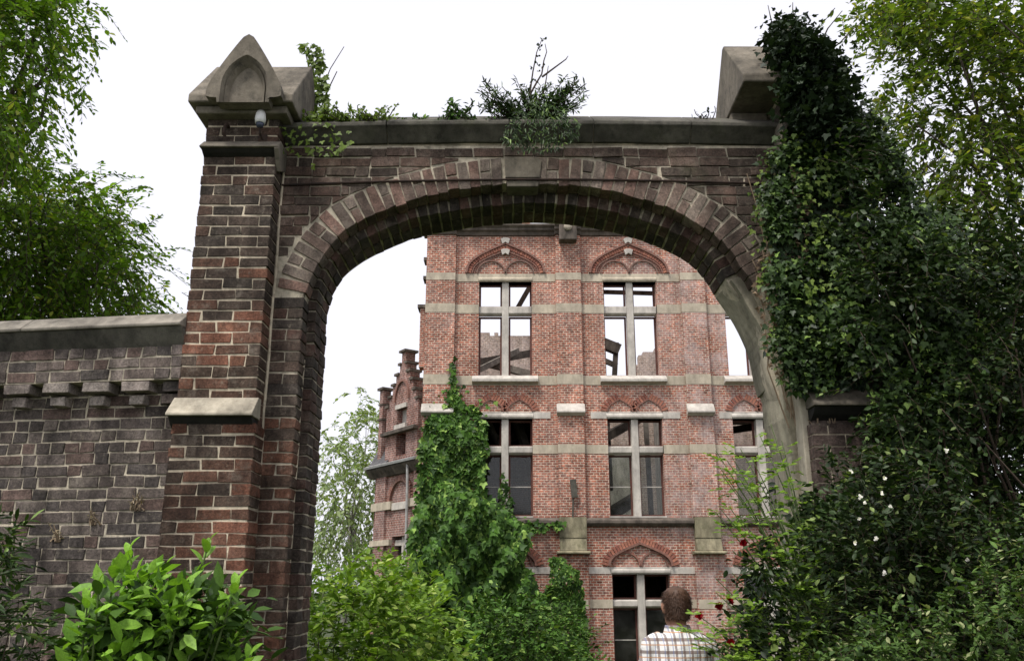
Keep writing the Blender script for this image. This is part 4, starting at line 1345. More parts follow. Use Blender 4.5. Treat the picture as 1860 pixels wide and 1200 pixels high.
# ------------------------------------------------------------------ trees on the left
def tree_from(name, label, trunk_base, fork, centres, n_per, rad, size, kind, mat, bark='bark', r0=0.16, droop=0.45, group=None):
    t = empty(name, trunk_base)
    tag(t, label, 'tree', group)
    tb = Vector(trunk_base)
    m = MB()
    limb(m, (0, 0, 0), Vector(fork) - tb, r0, r0 * 0.6, 0.08, 8, 9)
    C = np.asarray(centres, float)
    idx = RNG.choice(len(C), min(len(C), 26), replace=False)
    m.build('trunk', M[bark], t, True)
    b = MB()
    for i in idx:
        limb(b, Vector(fork) - tb, Vector(C[i]) - tb, r0 * 0.32, 0.008, 0.25, 6, 5)
    b.build('branch', M[bark], t, True)
    org = np.array(trunk_base, float)
    Cs = np.repeat(C, max(1, n_per // 10), axis=0)
    Cs = Cs + RNG.normal(size=Cs.shape) * rad
    (P, D, N, S), lines = sprays(Cs, 11, rad * 2.1, size, droop)
    leaves('crown', P - org, D, N, S, kind, M[mat], t)
    m = MB(); twig_mesh(m, lines, org, 0.0045 * max(1, rad / 0.2)); m.build('twigs', M['twig'], t)
    return t


def px_centres(poly, n, y0, y1, Ymid, jitter=0.0, keep=None):
    q = sample_poly(poly_at(poly, Ymid), n)
    y = RNG.uniform(y0, y1, n)
    k = y / Ymid
    P = np.c_[q[:, 0] * k, y, EYE + (q[:, 1] - EYE) * k]
    return P


# tall ash, its boughs hanging into the upper left corner
c = px_centres([(-160, -120), (115, -120), (130, -10), (125, 60), (85, 130), (65, 200), (30, 250), (0, 300), (-160, 320)], 165, 7.6, 9.6, 8.6)
tree_from('ash_tree', 'tall ash with boughs hanging above the garden wall corner', (-7.2, 9.8, 0), (-6.2, 9.2, 4.6), c, 90, 0.19, 0.085, 'oval', 'tree_leaf')
c = px_centres([(-160, 300), (20, 345), (80, 340), (165, 350), (205, 410), (235, 480), (270, 560), (280, 600), (-160, 620)], 250, 10.2, 12.8, 11.4)
tree_from('maple_tree', 'bushy green tree rising behind the garden wall coping', (-7.0, 12.5, 0), (-6.6, 12.0, 4.2), c, 120, 0.26, 0.095, 'oval', 'tree_leaf')

# ------------------------------------------------------------------ vegetation on the right
# overhanging tree, upper right: boughs with sky between them
def boughs(lines, n, y0, y1, width, Ym):
    out = []
    for ln in lines:
        pts = [np.array(at(a_, b_, Ym)) for a_, b_ in ln]
        for _ in range(n):
            k = RNG.uniform(0, len(pts) - 1.001); i = int(k)
            p = pts[i] * (1 - k + i) + pts[i + 1] * (k - i) + RNG.normal(0, width, 3)
            f = RNG.uniform(y0, y1) / Ym
            out.append([p[0] * f, p[1] * f, EYE + (p[2] - EYE) * f])
    return np.array(out)
c = boughs([[(1950, 60), (1800, 20), (1650, 40), (1575, 20)], [(1950, 160), (1820, 110), (1700, 120), (1640, 90)], [(1950, 300), (1830, 250), (1740, 220), (1680, 190)], [(1950, 420), (1840, 390), (1740, 340), (1650, 290), (1600, 240)],
            [(1950, 560), (1800, 500), (1700, 440), (1620, 400)], [(1950, 700), (1800, 640), (1720, 560)], [(1950, 100), (1850, 180), (1790, 300), (1700, 380)], [(1900, 0), (1760, 60), (1640, 10)]], 30, 6.8, 9.0, 0.15, 7.8)
tree_from('lime_tree', 'loose leafy tree overhanging the ivy at the right edge', (7.4, 8.8, 0), (6.9, 8.6, 3.2), c, 90, 0.16, 0.075, 'oval', 'tree_dark', r0=0.13)
# evergreen mass beside the pier
hd = empty('holly_tree', (3.7, 7.0, 0)); tag(hd, 'dense dark evergreen beside the ivy-clad gate pier', 'tree')
m = MB(); limb(m, (0, 0, 0), (0.1, 0.1, 3.6), 0.14, 0.05, 0.06, 7, 8); m.build('trunk', M['bark'], hd, True)
m = MB()
for i in range(40):
    z = random.uniform(0.8, 3.6); a = random.uniform(0, 6.28); L = random.uniform(0.6, 1.3)
    limb(m, (0.05, 0.05, z), (L * math.cos(a), L * math.sin(a), z + random.uniform(0.1, 0.5)), 0.03, 0.006, 0.3, 5, 5)
m.build('branch', M['bark'], hd, True)
nC = 1500
q = rvec(nC)
rr = RNG.uniform(0.35, 1.0, nC) ** 0.5
C = np.c_[q[:, 0] * 1.75, q[:, 1] * 1.25, q[:, 2] * 2.3] * rr[:, None] * (0.8 + 0.4 * bumpy(q[:, 0] * 3, q[:, 2] * 4, 1.0, 5))[:, None] + np.array([0.1, -0.1, 2.2])
P, D, N, S = clumps(C, 44, 0.13, 0.062, 0.2, 0.7)
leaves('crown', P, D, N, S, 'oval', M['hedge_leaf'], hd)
yw = empty('yew_tree', (5.6, 7.6, 0)); tag(yw, 'black-green yew in deep shade at the right edge', 'tree')
m = MB(); limb(m, (0, 0, 0), (0.1, 0.1, 3.4), 0.16, 0.05, 0.06, 7, 8); m.build('trunk', M['bark'], yw, True)
q = rvec(1100)
C = np.c_[q[:, 0] * 1.6, q[:, 1] * 1.3, q[:, 2] * 2.1] * (RNG.uniform(0.3, 1.0, 1100) ** 0.5)[:, None] * (0.8 + 0.4 * bumpy(q[:, 0] * 3, q[:, 2] * 4, 1.0, 8))[:, None] + np.array([0, 0, 2.0])
P, D, N, S = clumps(C, 40, 0.15, 0.075, 0.2, 0.7)
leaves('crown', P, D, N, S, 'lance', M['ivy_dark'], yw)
# ivy over the pier and the wall beside it: uneven cushions of small leaves
iv = empty('ivy_thicket', (2.4, 5.7, 0)); tag(iv, 'thick ivy covering the gate pier from top to bottom', 'ivy')
off = np.array([2.4, 5.7, 0])
IVP = [(1402, 300), (1425, 262), (1480, 245), (1560, 190), (1625, 300), (1700, 450), (1740, 620), (1740, 800), (1740, 1260), (1456, 1260), (1456, 745), (1440, 700), (1420, 640), (1404, 520), (1396, 400)]
pl = poly_at(IVP, 5.8)
q = sample_poly(pl, 1500)
dep = np.clip((q[:, 0] - 1.95) / 0.5, 0.08, 1) * bumpy(q[:, 0], q[:, 1], 1.6, 3)
C = np.c_[q[:, 0], 5.80 - 0.42 * dep * RNG.uniform(0.2, 1.0, len(q)), q[:, 1]]
keep = bumpy(q[:, 0] * 2, q[:, 1] * 2, 1.5, 31) > 0.36
hole = poly_at([(1450, 742), (1585, 742), (1575, 850), (1510, 905), (1460, 890)], 5.72)
keep &= ~in_poly(C[:, 0], C[:, 2], hole)
shelf = poly_at([(1440, 700), (1590, 700), (1590, 770), (1440, 770)], 5.72)
keep &= ~in_poly(C[:, 0], C[:, 2], shelf)
P, D, N, S = clumps(C[keep], 38, 0.055, 0.036, 0.45, 0.5)
N = N + np.array([0, -0.9, 0.0])
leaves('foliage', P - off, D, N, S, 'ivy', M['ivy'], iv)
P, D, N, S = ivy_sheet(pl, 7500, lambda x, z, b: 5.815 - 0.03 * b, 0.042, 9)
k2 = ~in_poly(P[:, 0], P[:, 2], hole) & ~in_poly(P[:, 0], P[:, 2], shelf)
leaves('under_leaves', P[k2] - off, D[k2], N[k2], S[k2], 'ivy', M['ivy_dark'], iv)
pl2 = poly_at([(1385, 270), (1480, 250), (1500, 420), (1500, 560), (1440, 620), (1390, 540), (1370, 470), (1370, 400), (1375, 330)], 5.9)
P, D, N, S = ivy_sheet(pl2, 240, lambda x, z, b: np.where(x < 2.0, 6.0, 5.66) - 0.05 * b, 0.04, 4)
leaves('bright_leaves', P - off, D, N, S, 'ivy', M['ivy_bright'], iv)
P, D, N, S = ivy_sheet(poly_at([(1340, 150), (1420, 150), (1440, 260), (1400, 420), (1370, 500), (1400, 640), (1430, 700), (1450, 520), (1470, 300), (1440, 170)], 5.9), 420, lambda x, z, b: np.where(x < 2.0, 6.02, 5.78) - 0.02, 0.036, 6)
leaves('dead_leaves', P - off, D, N, S, 'ivy', M['dead_leaf'], iv)
m = MB()
for i in range(34):
    x = random.uniform(1.9, 2.15); z = random.uniform(2.6, 3.6)
    pts = []
    for k in range(9):
        pts.append((x, (5.84 if x > 2.0 else 6.03), z)); z += random.uniform(0.1, 0.2); x += random.uniform(-0.045, 0.045)
    m.tube([Vector(p) - Vector(off) for p in pts], random.uniform(0.003, 0.007), 5)
m.build('stem', M['dry_vine'], iv)
hb = empty('privet_thicket', (3.2, 5.6, 0)); tag(hb, 'dense dark thicket filling the space right of the ivy-clad pier', 'shrub')
org = np.array([3.2, 5.6, 0.0])
C = px_centres([(1520, 250), (1580, 260), (1650, 330), (1720, 400), (1800, 420), (1900, 440), (1960, 540), (1960, 1050), (1600, 1050), (1560, 800), (1560, 600)], 620, 5.1, 6.4, 5.7)
C = C[bumpy(C[:, 0] * 2, C[:, 2] * 2, 1.3, 77) > 0.40]
(P, D, N, S), lines = sprays(np.repeat(C, 4, axis=0) + RNG.normal(0, 0.07, (len(C) * 4, 3)), 9, 0.17, 0.05, 0.35, (3.2, 7.0, 2.2))
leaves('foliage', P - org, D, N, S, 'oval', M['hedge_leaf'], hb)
m = MB(); twig_mesh(m, lines, org, 0.0025)
for i in range(16):
    a_ = C[RNG.integers(len(C))]
    limb(m, (random.uniform(-.6, .8), random.uniform(-.1, .6), 0), Vector(a_ - org), 0.02, 0.005, 0.2, 6, 5)
m.build('stem', M['twig'], hb)
# dark ivy bush on the pier's cap
ic = empty('ivy_clump', (2.32, 6.15, 5.3)); tag(ic, 'dark ivy clump perched on the cap of the overgrown pier', 'ivy')
pc = px_centres([(1415, 110), (1408, 62), (1425, 42), (1455, 60), (1485, 90), (1520, 130), (1540, 200), (1530, 250), (1470, 245), (1440, 190), (1425, 140)], 165, 5.5, 5.95, 5.72)
P, D, N, S = clumps(pc, 60, 0.06, 0.045, 0.3, 0.7)
leaves('foliage', P - np.array([2.32, 6.15, 5.3]), D, N, S, 'ivy', M['ivy_dark'], ic)
m = MB()
for tgt in ((1395, 10), (1440, 5), (1530, 20), (1560, 45)):
    p1 = at(*tgt, 6.1); limb(m, (0, 0, 0.3), p1 - Vector((2.32, 6.15, 5.3)), 0.012, 0.003, 0.3, 6, 5)
m.build('stem', M['twig'], ic)
# bushes at lower right
def bush(name, label, base, poly, n, n_per, y0, y1, Ym, rad, size, kind, mat, cat_='shrub', droop=0.2, stems=14, stem_mat='twig'):
    o = empty(name, base); tag(o, label, cat_)
    b = np.array(base)
    C = px_centres(poly, n, y0, y1, Ym)
    Cs = np.repeat(C, max(1, n_per // 8), axis=0)
    (P, D, N, S), lines = sprays(Cs + RNG.normal(0, 1, Cs.shape) * rad, 9, rad * 2.0, size, droop, C.mean(0) - np.array([0, 0, 0.6 * rad * 10]))
    leaves('foliage', P - b, D, N, S, kind, M[mat], o)
    m = MB(); twig_mesh(m, lines, b, 0.02 * rad)
    for i in RNG.choice(len(C), min(stems, len(C)), replace=False):
        limb(m, (random.uniform(-.1, .1), random.uniform(-.1, .1), 0), Vector(C[i]) - Vector(base), 0.012, 0.003, 0.25, 6, 5)
    m.build('stem', M[stem_mat], o)
    return o
bush('bramble_bush', 'shady bramble bush with white blossom below the ivy', (2.6, 5.0, 0), [(1490, 1000), (1500, 910), (1560, 850), (1640, 830), (1720, 900), (1900, 960), (1900, 1300), (1490, 1300)], 330, 48, 4.5, 5.5, 5.0, 0.08, 0.045, 'oval', 'hedge_leaf')
bush('fern_bush', 'pale feathery shrub filling the lower right corner', (2.45, 4.0, 0), [(1540, 1190), (1640, 1120), (1740, 1080), (1900, 960), (1960, 1300), (1500, 1300)], 150, 34, 3.7, 4.4, 4.0, 0.055, 0.034, 'oval', 'fern', droop=0.1)
# white blossom
fl_c = [(1545, 858), (1562, 902), (1600, 895), (1572, 912), (1618, 922), (1560, 942), (1553, 985), (1590, 978), (1605, 868), (1608, 1040), (1755, 1015), (1720, 818)]
PP, DD, NN, SS = [], [], [], []
for (a, b) in fl_c:
    c0 = np.array(at(a, b, 4.45))
    tl = rvec(1)[0] * 0.8
    for k in range(5):
        an = k * math.pi / 2.5 + random.uniform(-.25, .25)
        PP.append(c0); DD.append((math.cos(an) + tl[0], -0.3 + tl[1], math.sin(an) + tl[2])); NN.append((0, -1, 0.5)); SS.append(random.uniform(0.010, 0.019))
off3 = np.array([2.6, 5.0, 0])
bb = bpy.data.objects['bramble_bush']
leaves('blossom', np.array(PP) - off3, DD, NN, SS, 'round', M['white_petal'], bb)

# ------------------------------------------------------------------ plants on the arch's coping
def weed(name, label, cx, cy, cz, w_, h_, n, size, mat='ivy', kind='oval', stems=10, cat_='plant', stem_mat='twig'):
    o = empty(name, (cx, cy, cz)); tag(o, label, cat_)
    m = MB(); tips = []
    for i in range(stems):
        e = Vector((random.uniform(-w_, w_), random.uniform(-0.12, 0.1), h_ * random.uniform(0.35, 1.0)))
        tips.append(limb(m, (random.uniform(-.05, .05) , 0, -0.03), e, 0.007, 0.003, 0.25, 6, 4))
    m.build('stem', M[stem_mat], o)
    P = []
    for i in range(n):
        t = random.choice(tips); k = random.uniform(1.5, 5.99); a = t[int(k)].lerp(t[int(k) + 1], k % 1)
        P.append(a)
    n = len(P)
    P = np.array([tuple(p) for p in P]) + RNG.normal(0, 0.008, (n, 3))
    leaves('foliage', P, rvec(n) + np.array([0, -.2, 0.2]), rvec(n) * .6 + np.array([0, -.5, .6]), RNG.uniform(.6, 1.2, n) * size, kind, M[mat], o)
    return o
weed('coping_shrub', 'spiky shrub growing over the keystone on the coping', 0.15, 6.02, 5.08, 0.44, 0.36, 2600, 0.055, 'ivy', 'lance', 56, 'shrub')
P, D, N, S = ivy_sheet(poly_at([(905, 262), (930, 225), (960, 195), (1010, 200), (1055, 235), (1045, 260), (1000, 285), (940, 285)], 5.95), 700, lambda x, z, b: 5.92 - 0.08 * b, 0.045, 8)
bs = bpy.data.objects['coping_shrub']
leaves('foliage', P - np.array([0.15, 6.02, 5.08]), D, N, S, 'lance', M['ivy'], bs)
# two tall bare stalks
st = empty('dry_stalk', (0.18, 6.06, 5.1)); tag(st, 'tall thin seed stalk standing above the coping shrub', 'plant')
m = MB(); tips = []
for pts in ([(965, 205), (963, 165), (968, 130), (975, 95), (985, 70)], [(964, 170), (975, 150), (984, 135), (988, 110), (993, 95), (990, 80)], [(976, 205), (987, 170), (992, 145), (996, 120)], [(985, 140), (1005, 125), (1028, 108), (1032, 102)]):
    pp = [at(a, b, 6.06) - Vector((0.18, 6.06, 5.1)) for a, b in pts]
    m.tube(pp, [0.009 - 0.0065 * i / (len(pp) - 1) for i in range(len(pp))], 5); tips.append(pp)
m.build('stem', M['twig'], st)
PP = [(965, 122), (980, 90), (985, 72), (990, 72), (975, 115), (978, 118), (988, 120), (978, 103), (973, 147), (979, 130), (968, 145), (982, 85), (975, 80)]
P = np.array([tuple(at(a, b, 6.06) - Vector((0.18, 6.06, 5.1))) for a, b in PP])
leaves('leaf_cluster', np.repeat(P, 3, 0), rvec(3 * len(P)), rvec(3 * len(P)), RNG.uniform(.02, .035, 3 * len(P)), 'round', M['ivy_dark'], st)
# small weeds along the coping
weed('coping_weed', 'leafy weed sprouting on the coping left of the shrub', at(830, 215, 6.1).x, 6.05, 5.06, 0.12, 0.24, 260, 0.05, 'creeper', 'oval', 12)
weed('coping_weed', 'low weeds trailing over the coping beside the gabled cap', at(650, 225, 6.1).x, 6.0, 5.05, 0.3, 0.15, 420, 0.045, 'ivy_bright', 'oval', 26)
weed('coping_weed', 'small weed tuft between shrub and gabled cap', at(745, 222, 6.1).x, 6.1, 5.06, 0.18, 0.12, 180, 0.042, 'creeper', 'oval', 12)
weed('coping_weed', 'small weed tuft on the coping beside the ivy-clad pier', at(1280, 215, 6.2).x, 6.2, 5.12, 0.12, 0.17, 90, 0.035, 'ivy_dark', 'oval', 12)
for i_, (a_, lab_) in enumerate(((575, 'bright weed fringe on the coping touching the left pier'), (610, 'weed fringe on the coping a step from the left pier'), (690, 'thin weed fringe midway along the left half of the coping'), (785, 'short weed fringe just left of the leafy coping weed'), (875, 'sparse weed fringe between leafy weed and spiky shrub'))):
    weed('coping_weed', lab_, at(a_, 225, 6.05).x, 6.02 + 0.05 * (i_ % 2), 5.055, 0.16, 0.13 if i_ < 3 else 0.09, 230 if i_ < 3 else 120, 0.042, 'ivy_bright' if i_ < 3 else 'creeper', 'oval', 14)
# climber on the flank of the left cap
cl = empty('pier_climber', (-1.68, 6.3, 5.0)); tag(cl, 'climber hanging down the flank of the gabled pier cap', 'climber')
pl = poly_at([(545, 85), (585, 90), (600, 160), (596, 215), (580, 260), (545, 250), (540, 215), (560, 170), (566, 120)], 6.4)
P, D, N, S = ivy_sheet(pl, 420, lambda x, z, b: 6.42 - 0.1 * b, 0.05, 2)
leaves('foliage', P - np.array([-1.68, 6.3, 5.0]), D, N, S, 'ivy', M['ivy_bright'], cl)
P, D, N, S = ivy_sheet(poly_at([(500, 230), (560, 225), (650, 225), (640, 270), (580, 300), (555, 330), (540, 280), (505, 300)], 5.93), 85, lambda x, z, b: 5.93 - 0.04 * b, 0.04, 3)
leaves('trailing_leaves', P - np.array([-1.68, 6.3, 5.0]), D, N, S, 'ivy', M['ivy_bright'], cl)
m = MB()
for pts in ([(560, 260), (572, 190), (583, 130), (588, 90)], [(565, 250), (578, 180), (600, 125), (625, 85)], [(570, 240), (590, 175), (612, 130)], [(560, 240), (566, 150), (552, 80)]):
    m.tube([at(a, b, 6.42) - Vector((-1.68, 6.3, 5.0)) for a, b in pts], [0.008, 0.006, 0.004, 0.003][:len(pts)], 5)
m.build('stem', M['twig'], cl)

# ------------------------------------------------------------------ laurel in the lower left corner
lb = empty('laurel_bush', (-2.25, 4.6, 0)); tag(lb, 'glossy bright green laurel in front of the garden wall', 'shrub')
def laurel_leaf(seed):
    r = random.Random(seed)
    m = MB(); n = 6
    bend, wd = r.uniform(0.1, 0.3), r.uniform(0.2, 0.26)
    vs = []
    for i in range(n + 1):
        t = i / n; wx = wd * math.sin(math.pi * min(1, t * 0.92 + 0.06)) ** 0.8 if i < n else 0.0
        z = -bend * t * t
        vs += [(-wx, t, z + wx * 0.35), (0, t, z), (wx, t, z + wx * 0.35)]
    fs = []
    for i in range(n):
        a = i * 3
        fs += [(a, a + 1, a + 4, a + 3), (a + 1, a + 2, a + 5, a + 4)]
    m.add(vs, fs)
    me = m.mesh('leaf', False)
    me.polygons.foreach_set('use_smooth', np.ones(len(me.polygons), dtype=bool))
    return me
LV_NEW = []
for i in range(4):
    me = laurel_leaf(i); me.materials.append(M['laurel']); LV_NEW.append(me)
for i in range(4):
    me = laurel_leaf(9 + i); me.materials.append(M['laurel_old']); LV_NEW.append(me)
shoots = [(235, 990, 1.0), (210, 1020, .9), (265, 1030, 1), (180, 1050, .9), (300, 1020, .8), (160, 1075, .8), (380, 975, 1), (345, 1050, .8), (430, 1050, 1), (405, 1090, .9), (330, 1080, .8), (280, 1075, .8), (230, 1070, .8),
          (200, 1095, .7), (370, 1120, .8), (440, 1105, .7), (300, 1115, .7), (250, 1120, .7), (170, 1130, .7), (350, 1160, .7), (420, 1160, .7), (270, 1165, .6), (210, 1160, .6), (150, 1180, .6), (455, 1180, .8)]
lm = MB(); nleaf = 0
lb_o = Vector(lb.location)
old_P, old_D, old_N, old_S = [], [], [], []
for (a, b, br) in shoots:
    Yp = random.uniform(4.35, 4.75)
    tip = at(a, b + 8, Yp) - lb_o
    root = Vector((tip.x * 0.45 + random.uniform(-.1, .1), random.uniform(-.1, .15), 0.1))
    mid = root.lerp(tip, 0.6) + Vector((0, 0.05, -0.05))
    lm.tube([root, mid, tip], [0.012, 0.008, 0.004], 5)
    d0 = (tip - mid).normalized()
    for k in range(10):
        t = k / 9
        p = tip.lerp(tip - d0 * 0.26, t)
        az = k * 2.4 + random.uniform(-.4, .4)
        s_ = Vector((math.cos(az), math.sin(az), 0))
        d = (d0 * (1.1 - t * 0.7) + s_ * (0.45 + 0.5 * t) + Vector((0, 0, 0.15 - 0.3 * t))).normalized()
        nn_ = (d0 * 0.8 + Vector((0, -0.35, 0.4)) - s_ * 0.2)
        zx = (nn_ - d * nn_.dot(d)).normalized()
        xx_ = d.cross(zx)
        rot = Matrix((xx_, d, zx)).transposed().to_4x4()
        sz = random.uniform(0.075, 0.118) * (0.75 if k < 2 else 1.0)
        if nleaf < 290:
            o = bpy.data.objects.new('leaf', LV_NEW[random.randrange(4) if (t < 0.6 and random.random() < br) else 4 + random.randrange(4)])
            o.parent = lb
            o.matrix_local = Matrix.Translation(p) @ rot @ Matrix.Diagonal((sz, sz, sz, 1))
            COL.objects.link(o); nleaf += 1
lm.build('stem', M['green_stem'], lb)
C = px_centres([(140, 1130), (200, 1080), (330, 1080), (420, 1110), (450, 1300), (110, 1300)], 100, 4.5, 5.0, 4.7)
P, D, N, S = clumps(C, 26, 0.08, 0.085, 0.2, 0.8)
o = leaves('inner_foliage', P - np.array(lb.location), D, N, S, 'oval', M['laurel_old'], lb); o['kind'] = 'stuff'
C = px_centres([(150, 1130), (175, 1080), (215, 1045), (290, 1050), (340, 1075), (400, 1095), (420, 1160), (400, 1240), (140, 1240)], 60, 4.3, 4.75, 4.5)
P, D, N, S = clumps(C, 9, 0.05, 0.085, -0.25, 0.8)
o = leaves('young_foliage', P - np.array(lb.location), D, N, S, 'oval', M['laurel'], lb); o['kind'] = 'stuff'
bush('dark_shrub', 'shadowy shrub with drooping leaves at the far left edge', (-2.9, 4.6, 0), [(-90, 960), (-10, 985), (30, 1060), (40, 1140), (70, 1220), (60, 1300), (-80, 1300)], 46, 40, 4.4, 5.0, 4.7, 0.08, 0.075, 'lance', 'ivy')
# wisps of dead weed on the garden wall
for (a, b, lab) in ((170, 935, 'dry pale weed tuft growing from the garden wall'), (250, 910, 'dry pale weed tuft near the pier on the garden wall'), (90, 965, 'dry weed tuft low on the garden wall')):
    p = at(a, b, 6.0)
    q = Vector((p.x, 6.0 + (-p.x - 2.25) * math.tan(R(8)), p.z - 0.03))
    o = weed('wall_weed', lab, q.x, q.y - 0.01, q.z, 0.05, 0.09, 40, 0.035, 'pale_leaf', 'lance', 7, stem_mat='dry_vine')

# ------------------------------------------------------------------ creeper on the mansion
vc = empty('virginia_creeper', (-1.2, 24.5, -0.9)); tag(vc, 'huge green creeper climbing the corner of the ruined mansion', 'climber')
off = np.array([-1.2, 24.5, -0.9])
up = poly_at([(823, 640), (828, 700), (838, 732), (866, 738), (880, 765), (886, 820), (878, 840), (884, 900), (935, 945), (965, 955), (940, 1000), (940, 1230), (750, 1230), (750, 1000), (758, 880), (766, 790), (790, 745), (812, 735), (819, 700)], 24.85)
P, D, N, S = ivy_sheet(up, 6000, lambda x, z, b: 24.84 - 0.55 * b * np.clip((7.4 - z) / 4.0, 0.12, 1), 0.17, 12)
lo = poly_at([(745, 950), (780, 900), (850, 890), (920, 930), (965, 965), (950, 1020), (985, 1080), (1010, 1130), (1030, 1240), (735, 1240), (738, 1050)], 23.6)
B2 = ivy_sheet(lo, 4800, lambda x, z, b: 24.4 - 1.3 * bumpy(x * 2.2, z * 2.2, 1.0, 41) - 0.3 * np.clip(4 - z, 0, 3) * b, 0.18, 21, (0, -0.8, 0.5))
B3 = ivy_sheet(poly_at([(915, 850), (925, 890), (932, 940), (905, 945), (908, 880)], 24.85), 90, lambda x, z, b: 24.82 - 0.1 * b, 0.14, 2)
B4 = ivy_sheet(poly_at([(960, 950), (1030, 945), (1025, 960), (965, 965)], 24.7), 60, lambda x, z, b: 24.72 - 0.05 * b, 0.12, 2)
B5 = ivy_sheet(poly_at([(815, 690), (900, 720), (912, 850), (960, 930), (1000, 960), (930, 1010), (735, 1100), (742, 860), (752, 770), (790, 720)], 24.9), 420, lambda x, z, b: 24.83 - 0.05 * b, 0.13, 5)
ok5 = ~((np.abs(B5[0][:, 0] + 0.2) < 0.8) & (B5[0][:, 2] > 3.6) & (B5[0][:, 2] < 6.4)) & (B5[0][:, 0] > -2.55)
B5 = tuple(v[ok5] for v in B5)
P, D, N, S = cat((P, D, N, S), B2, B3, B4, B5)
leaves('foliage', P - off, D, N, S, 'ivy', M['creeper'], vc)
m = MB()
for i in range(9):
    x, z = random.uniform(-2.2, -0.4), -0.9
    pts = [(x, 24.8, z)]
    for k in range(12):
        x += random.uniform(-.18, .18); z += random.uniform(.35, .65); pts.append((max(-2.4, min(-0.9 if z > 3.5 else 0.1, x)), 24.86, z))
    m.tube([Vector(p) - Vector(off) for p in pts], [0.05 - 0.003 * k for k in range(13)], 5)
m.build('stem', M['bark'], vc)
v2 = empty('ivy_column', (1.2, 24.3, -0.9)); tag(v2, 'ivy column climbing between the ground floor windows', 'ivy')
P, D, N, S = ivy_sheet(poly_at([(1000, 1010), (1020, 1010), (1048, 1035), (1062, 1080), (1068, 1230), (975, 1230), (985, 1080), (1000, 1050)], 24.5), 2200, lambda x, z, b: 24.6 - 0.5 * b, 0.12, 14)
leaves('foliage', P - np.array([1.2, 24.3, -0.9]), D, N, S, 'ivy', M['creeper'], v2)
m = MB(); m.tube([(0, 0.4, 0), (0.1, 0.45, 1.4), (0.0, 0.5, 3.2)], [0.06, 0.05, 0.02], 6); m.build('stem', M['bark'], v2)
# birch beyond the wing
c = px_centres([(650, 735), (690, 735), (705, 860), (685, 880), (690, 1060), (560, 1080), (570, 960), (590, 880), (605, 820), (630, 780)], 105, 31, 36, 33.5)
tree_from('birch_tree', 'pale silvery birch standing beyond the gabled wing', (-6.3, 34, -0.9), (-6.1, 34, 4.0), c, 60, 0.42, 0.19, 'oval', 'birch_leaf', 'birch_bark', 0.11, 0.9)
# shrubs behind the gate
bush('elder_shrub', 'light green shrub behind the gate at the foot of the jamb', (-2.6, 11.5, -0.2), [(555, 1050), (600, 1035), (650, 1050), (720, 1040), (760, 1060), (790, 1120), (800, 1250), (540, 1250)], 150, 34, 10.6, 12.4, 11.5, 0.15, 0.12, 'oval', 'shrub')
bush('privet_shrub', 'yellowish shrub in front of the creeper foot', (-1.5, 15, -0.4), [(670, 1045), (735, 1035), (775, 1090), (800, 1150), (830, 1260), (670, 1260)], 80, 34, 14, 16, 15, 0.2, 0.13, 'oval', 'shrub')
bush('dogwood_shrub', 'dark green shrub below the ground floor window', (0.9, 19, -0.7), [(870, 1120), (960, 1095), (1040, 1110), (1075, 1180), (1085, 1270), (850, 1270)], 150, 44, 18, 20.5, 19, 0.22, 0.13, 'oval', 'creeper')

# ------------------------------------------------------------------ rose bush by the right jamb
rb = empty('rose_bush', (1.75, 5.35, 0)); tag(rb, 'straggling rose bush with red roses beside the right jamb', 'rose bush')
ro = Vector(rb.location)
m = MB(); LP, LD, LN, LS = [], [], [], []
def rose_cane(tip_px, Yt, leafy=1.0, spread=0.5):
    tip = at(tip_px[0], tip_px[1], Yt) - ro
    root = Vector((random.uniform(-.12, .12), random.uniform(-.1, .1), 0.05))
    mid = Vector((root.x * 0.3 + tip.x * 0.35 + 0.1, (root.y + tip.y) / 2, tip.z * 0.68))
    pts = [root, root.lerp(mid, 0.5) + Vector((0.02, 0, 0.05)), mid, mid.lerp(tip, 0.55) + Vector((0, 0, 0.05)), tip]
    m.tube(pts, [0.009, 0.008, 0.006, 0.004, 0.0025], 5)
    for k in range(int(11 * leafy)):
        t = random.uniform(0.35, 1.0)
        i = min(3, int(t * 4)); p = pts[i].lerp(pts[i + 1], t * 4 - i)
        az = random.uniform(0, 6.28)
        d = Vector((math.cos(az), math.sin(az) * 0.6, random.uniform(-.2, .5))).normalized()
        s_ = d.cross(Vector((0, 0, 1))).normalized()
        for j in range(5):                                            # pinnate leaf of five leaflets
            q = p + d * (0.025 + 0.022 * (j // 2 + 1))
            dd = d if j == 4 else (d * 0.5 + s_ * (1 if j % 2 else -1))
            LP.append(tuple(q)); LD.append(tuple(dd)); LN.append((random.gauss(0, .3), random.gauss(-.3, .3), 0.8)); LS.append(random.uniform(.038, .056))
    return tip
roses = [((1269, 1118), 5.15), ((1306, 1100), 5.2), ((1325, 1092), 5.25), ((1350, 986), 5.3), ((1328, 1166), 5.1)]
for (px_, Y_) in roses:
    rose_cane(px_, Y_)
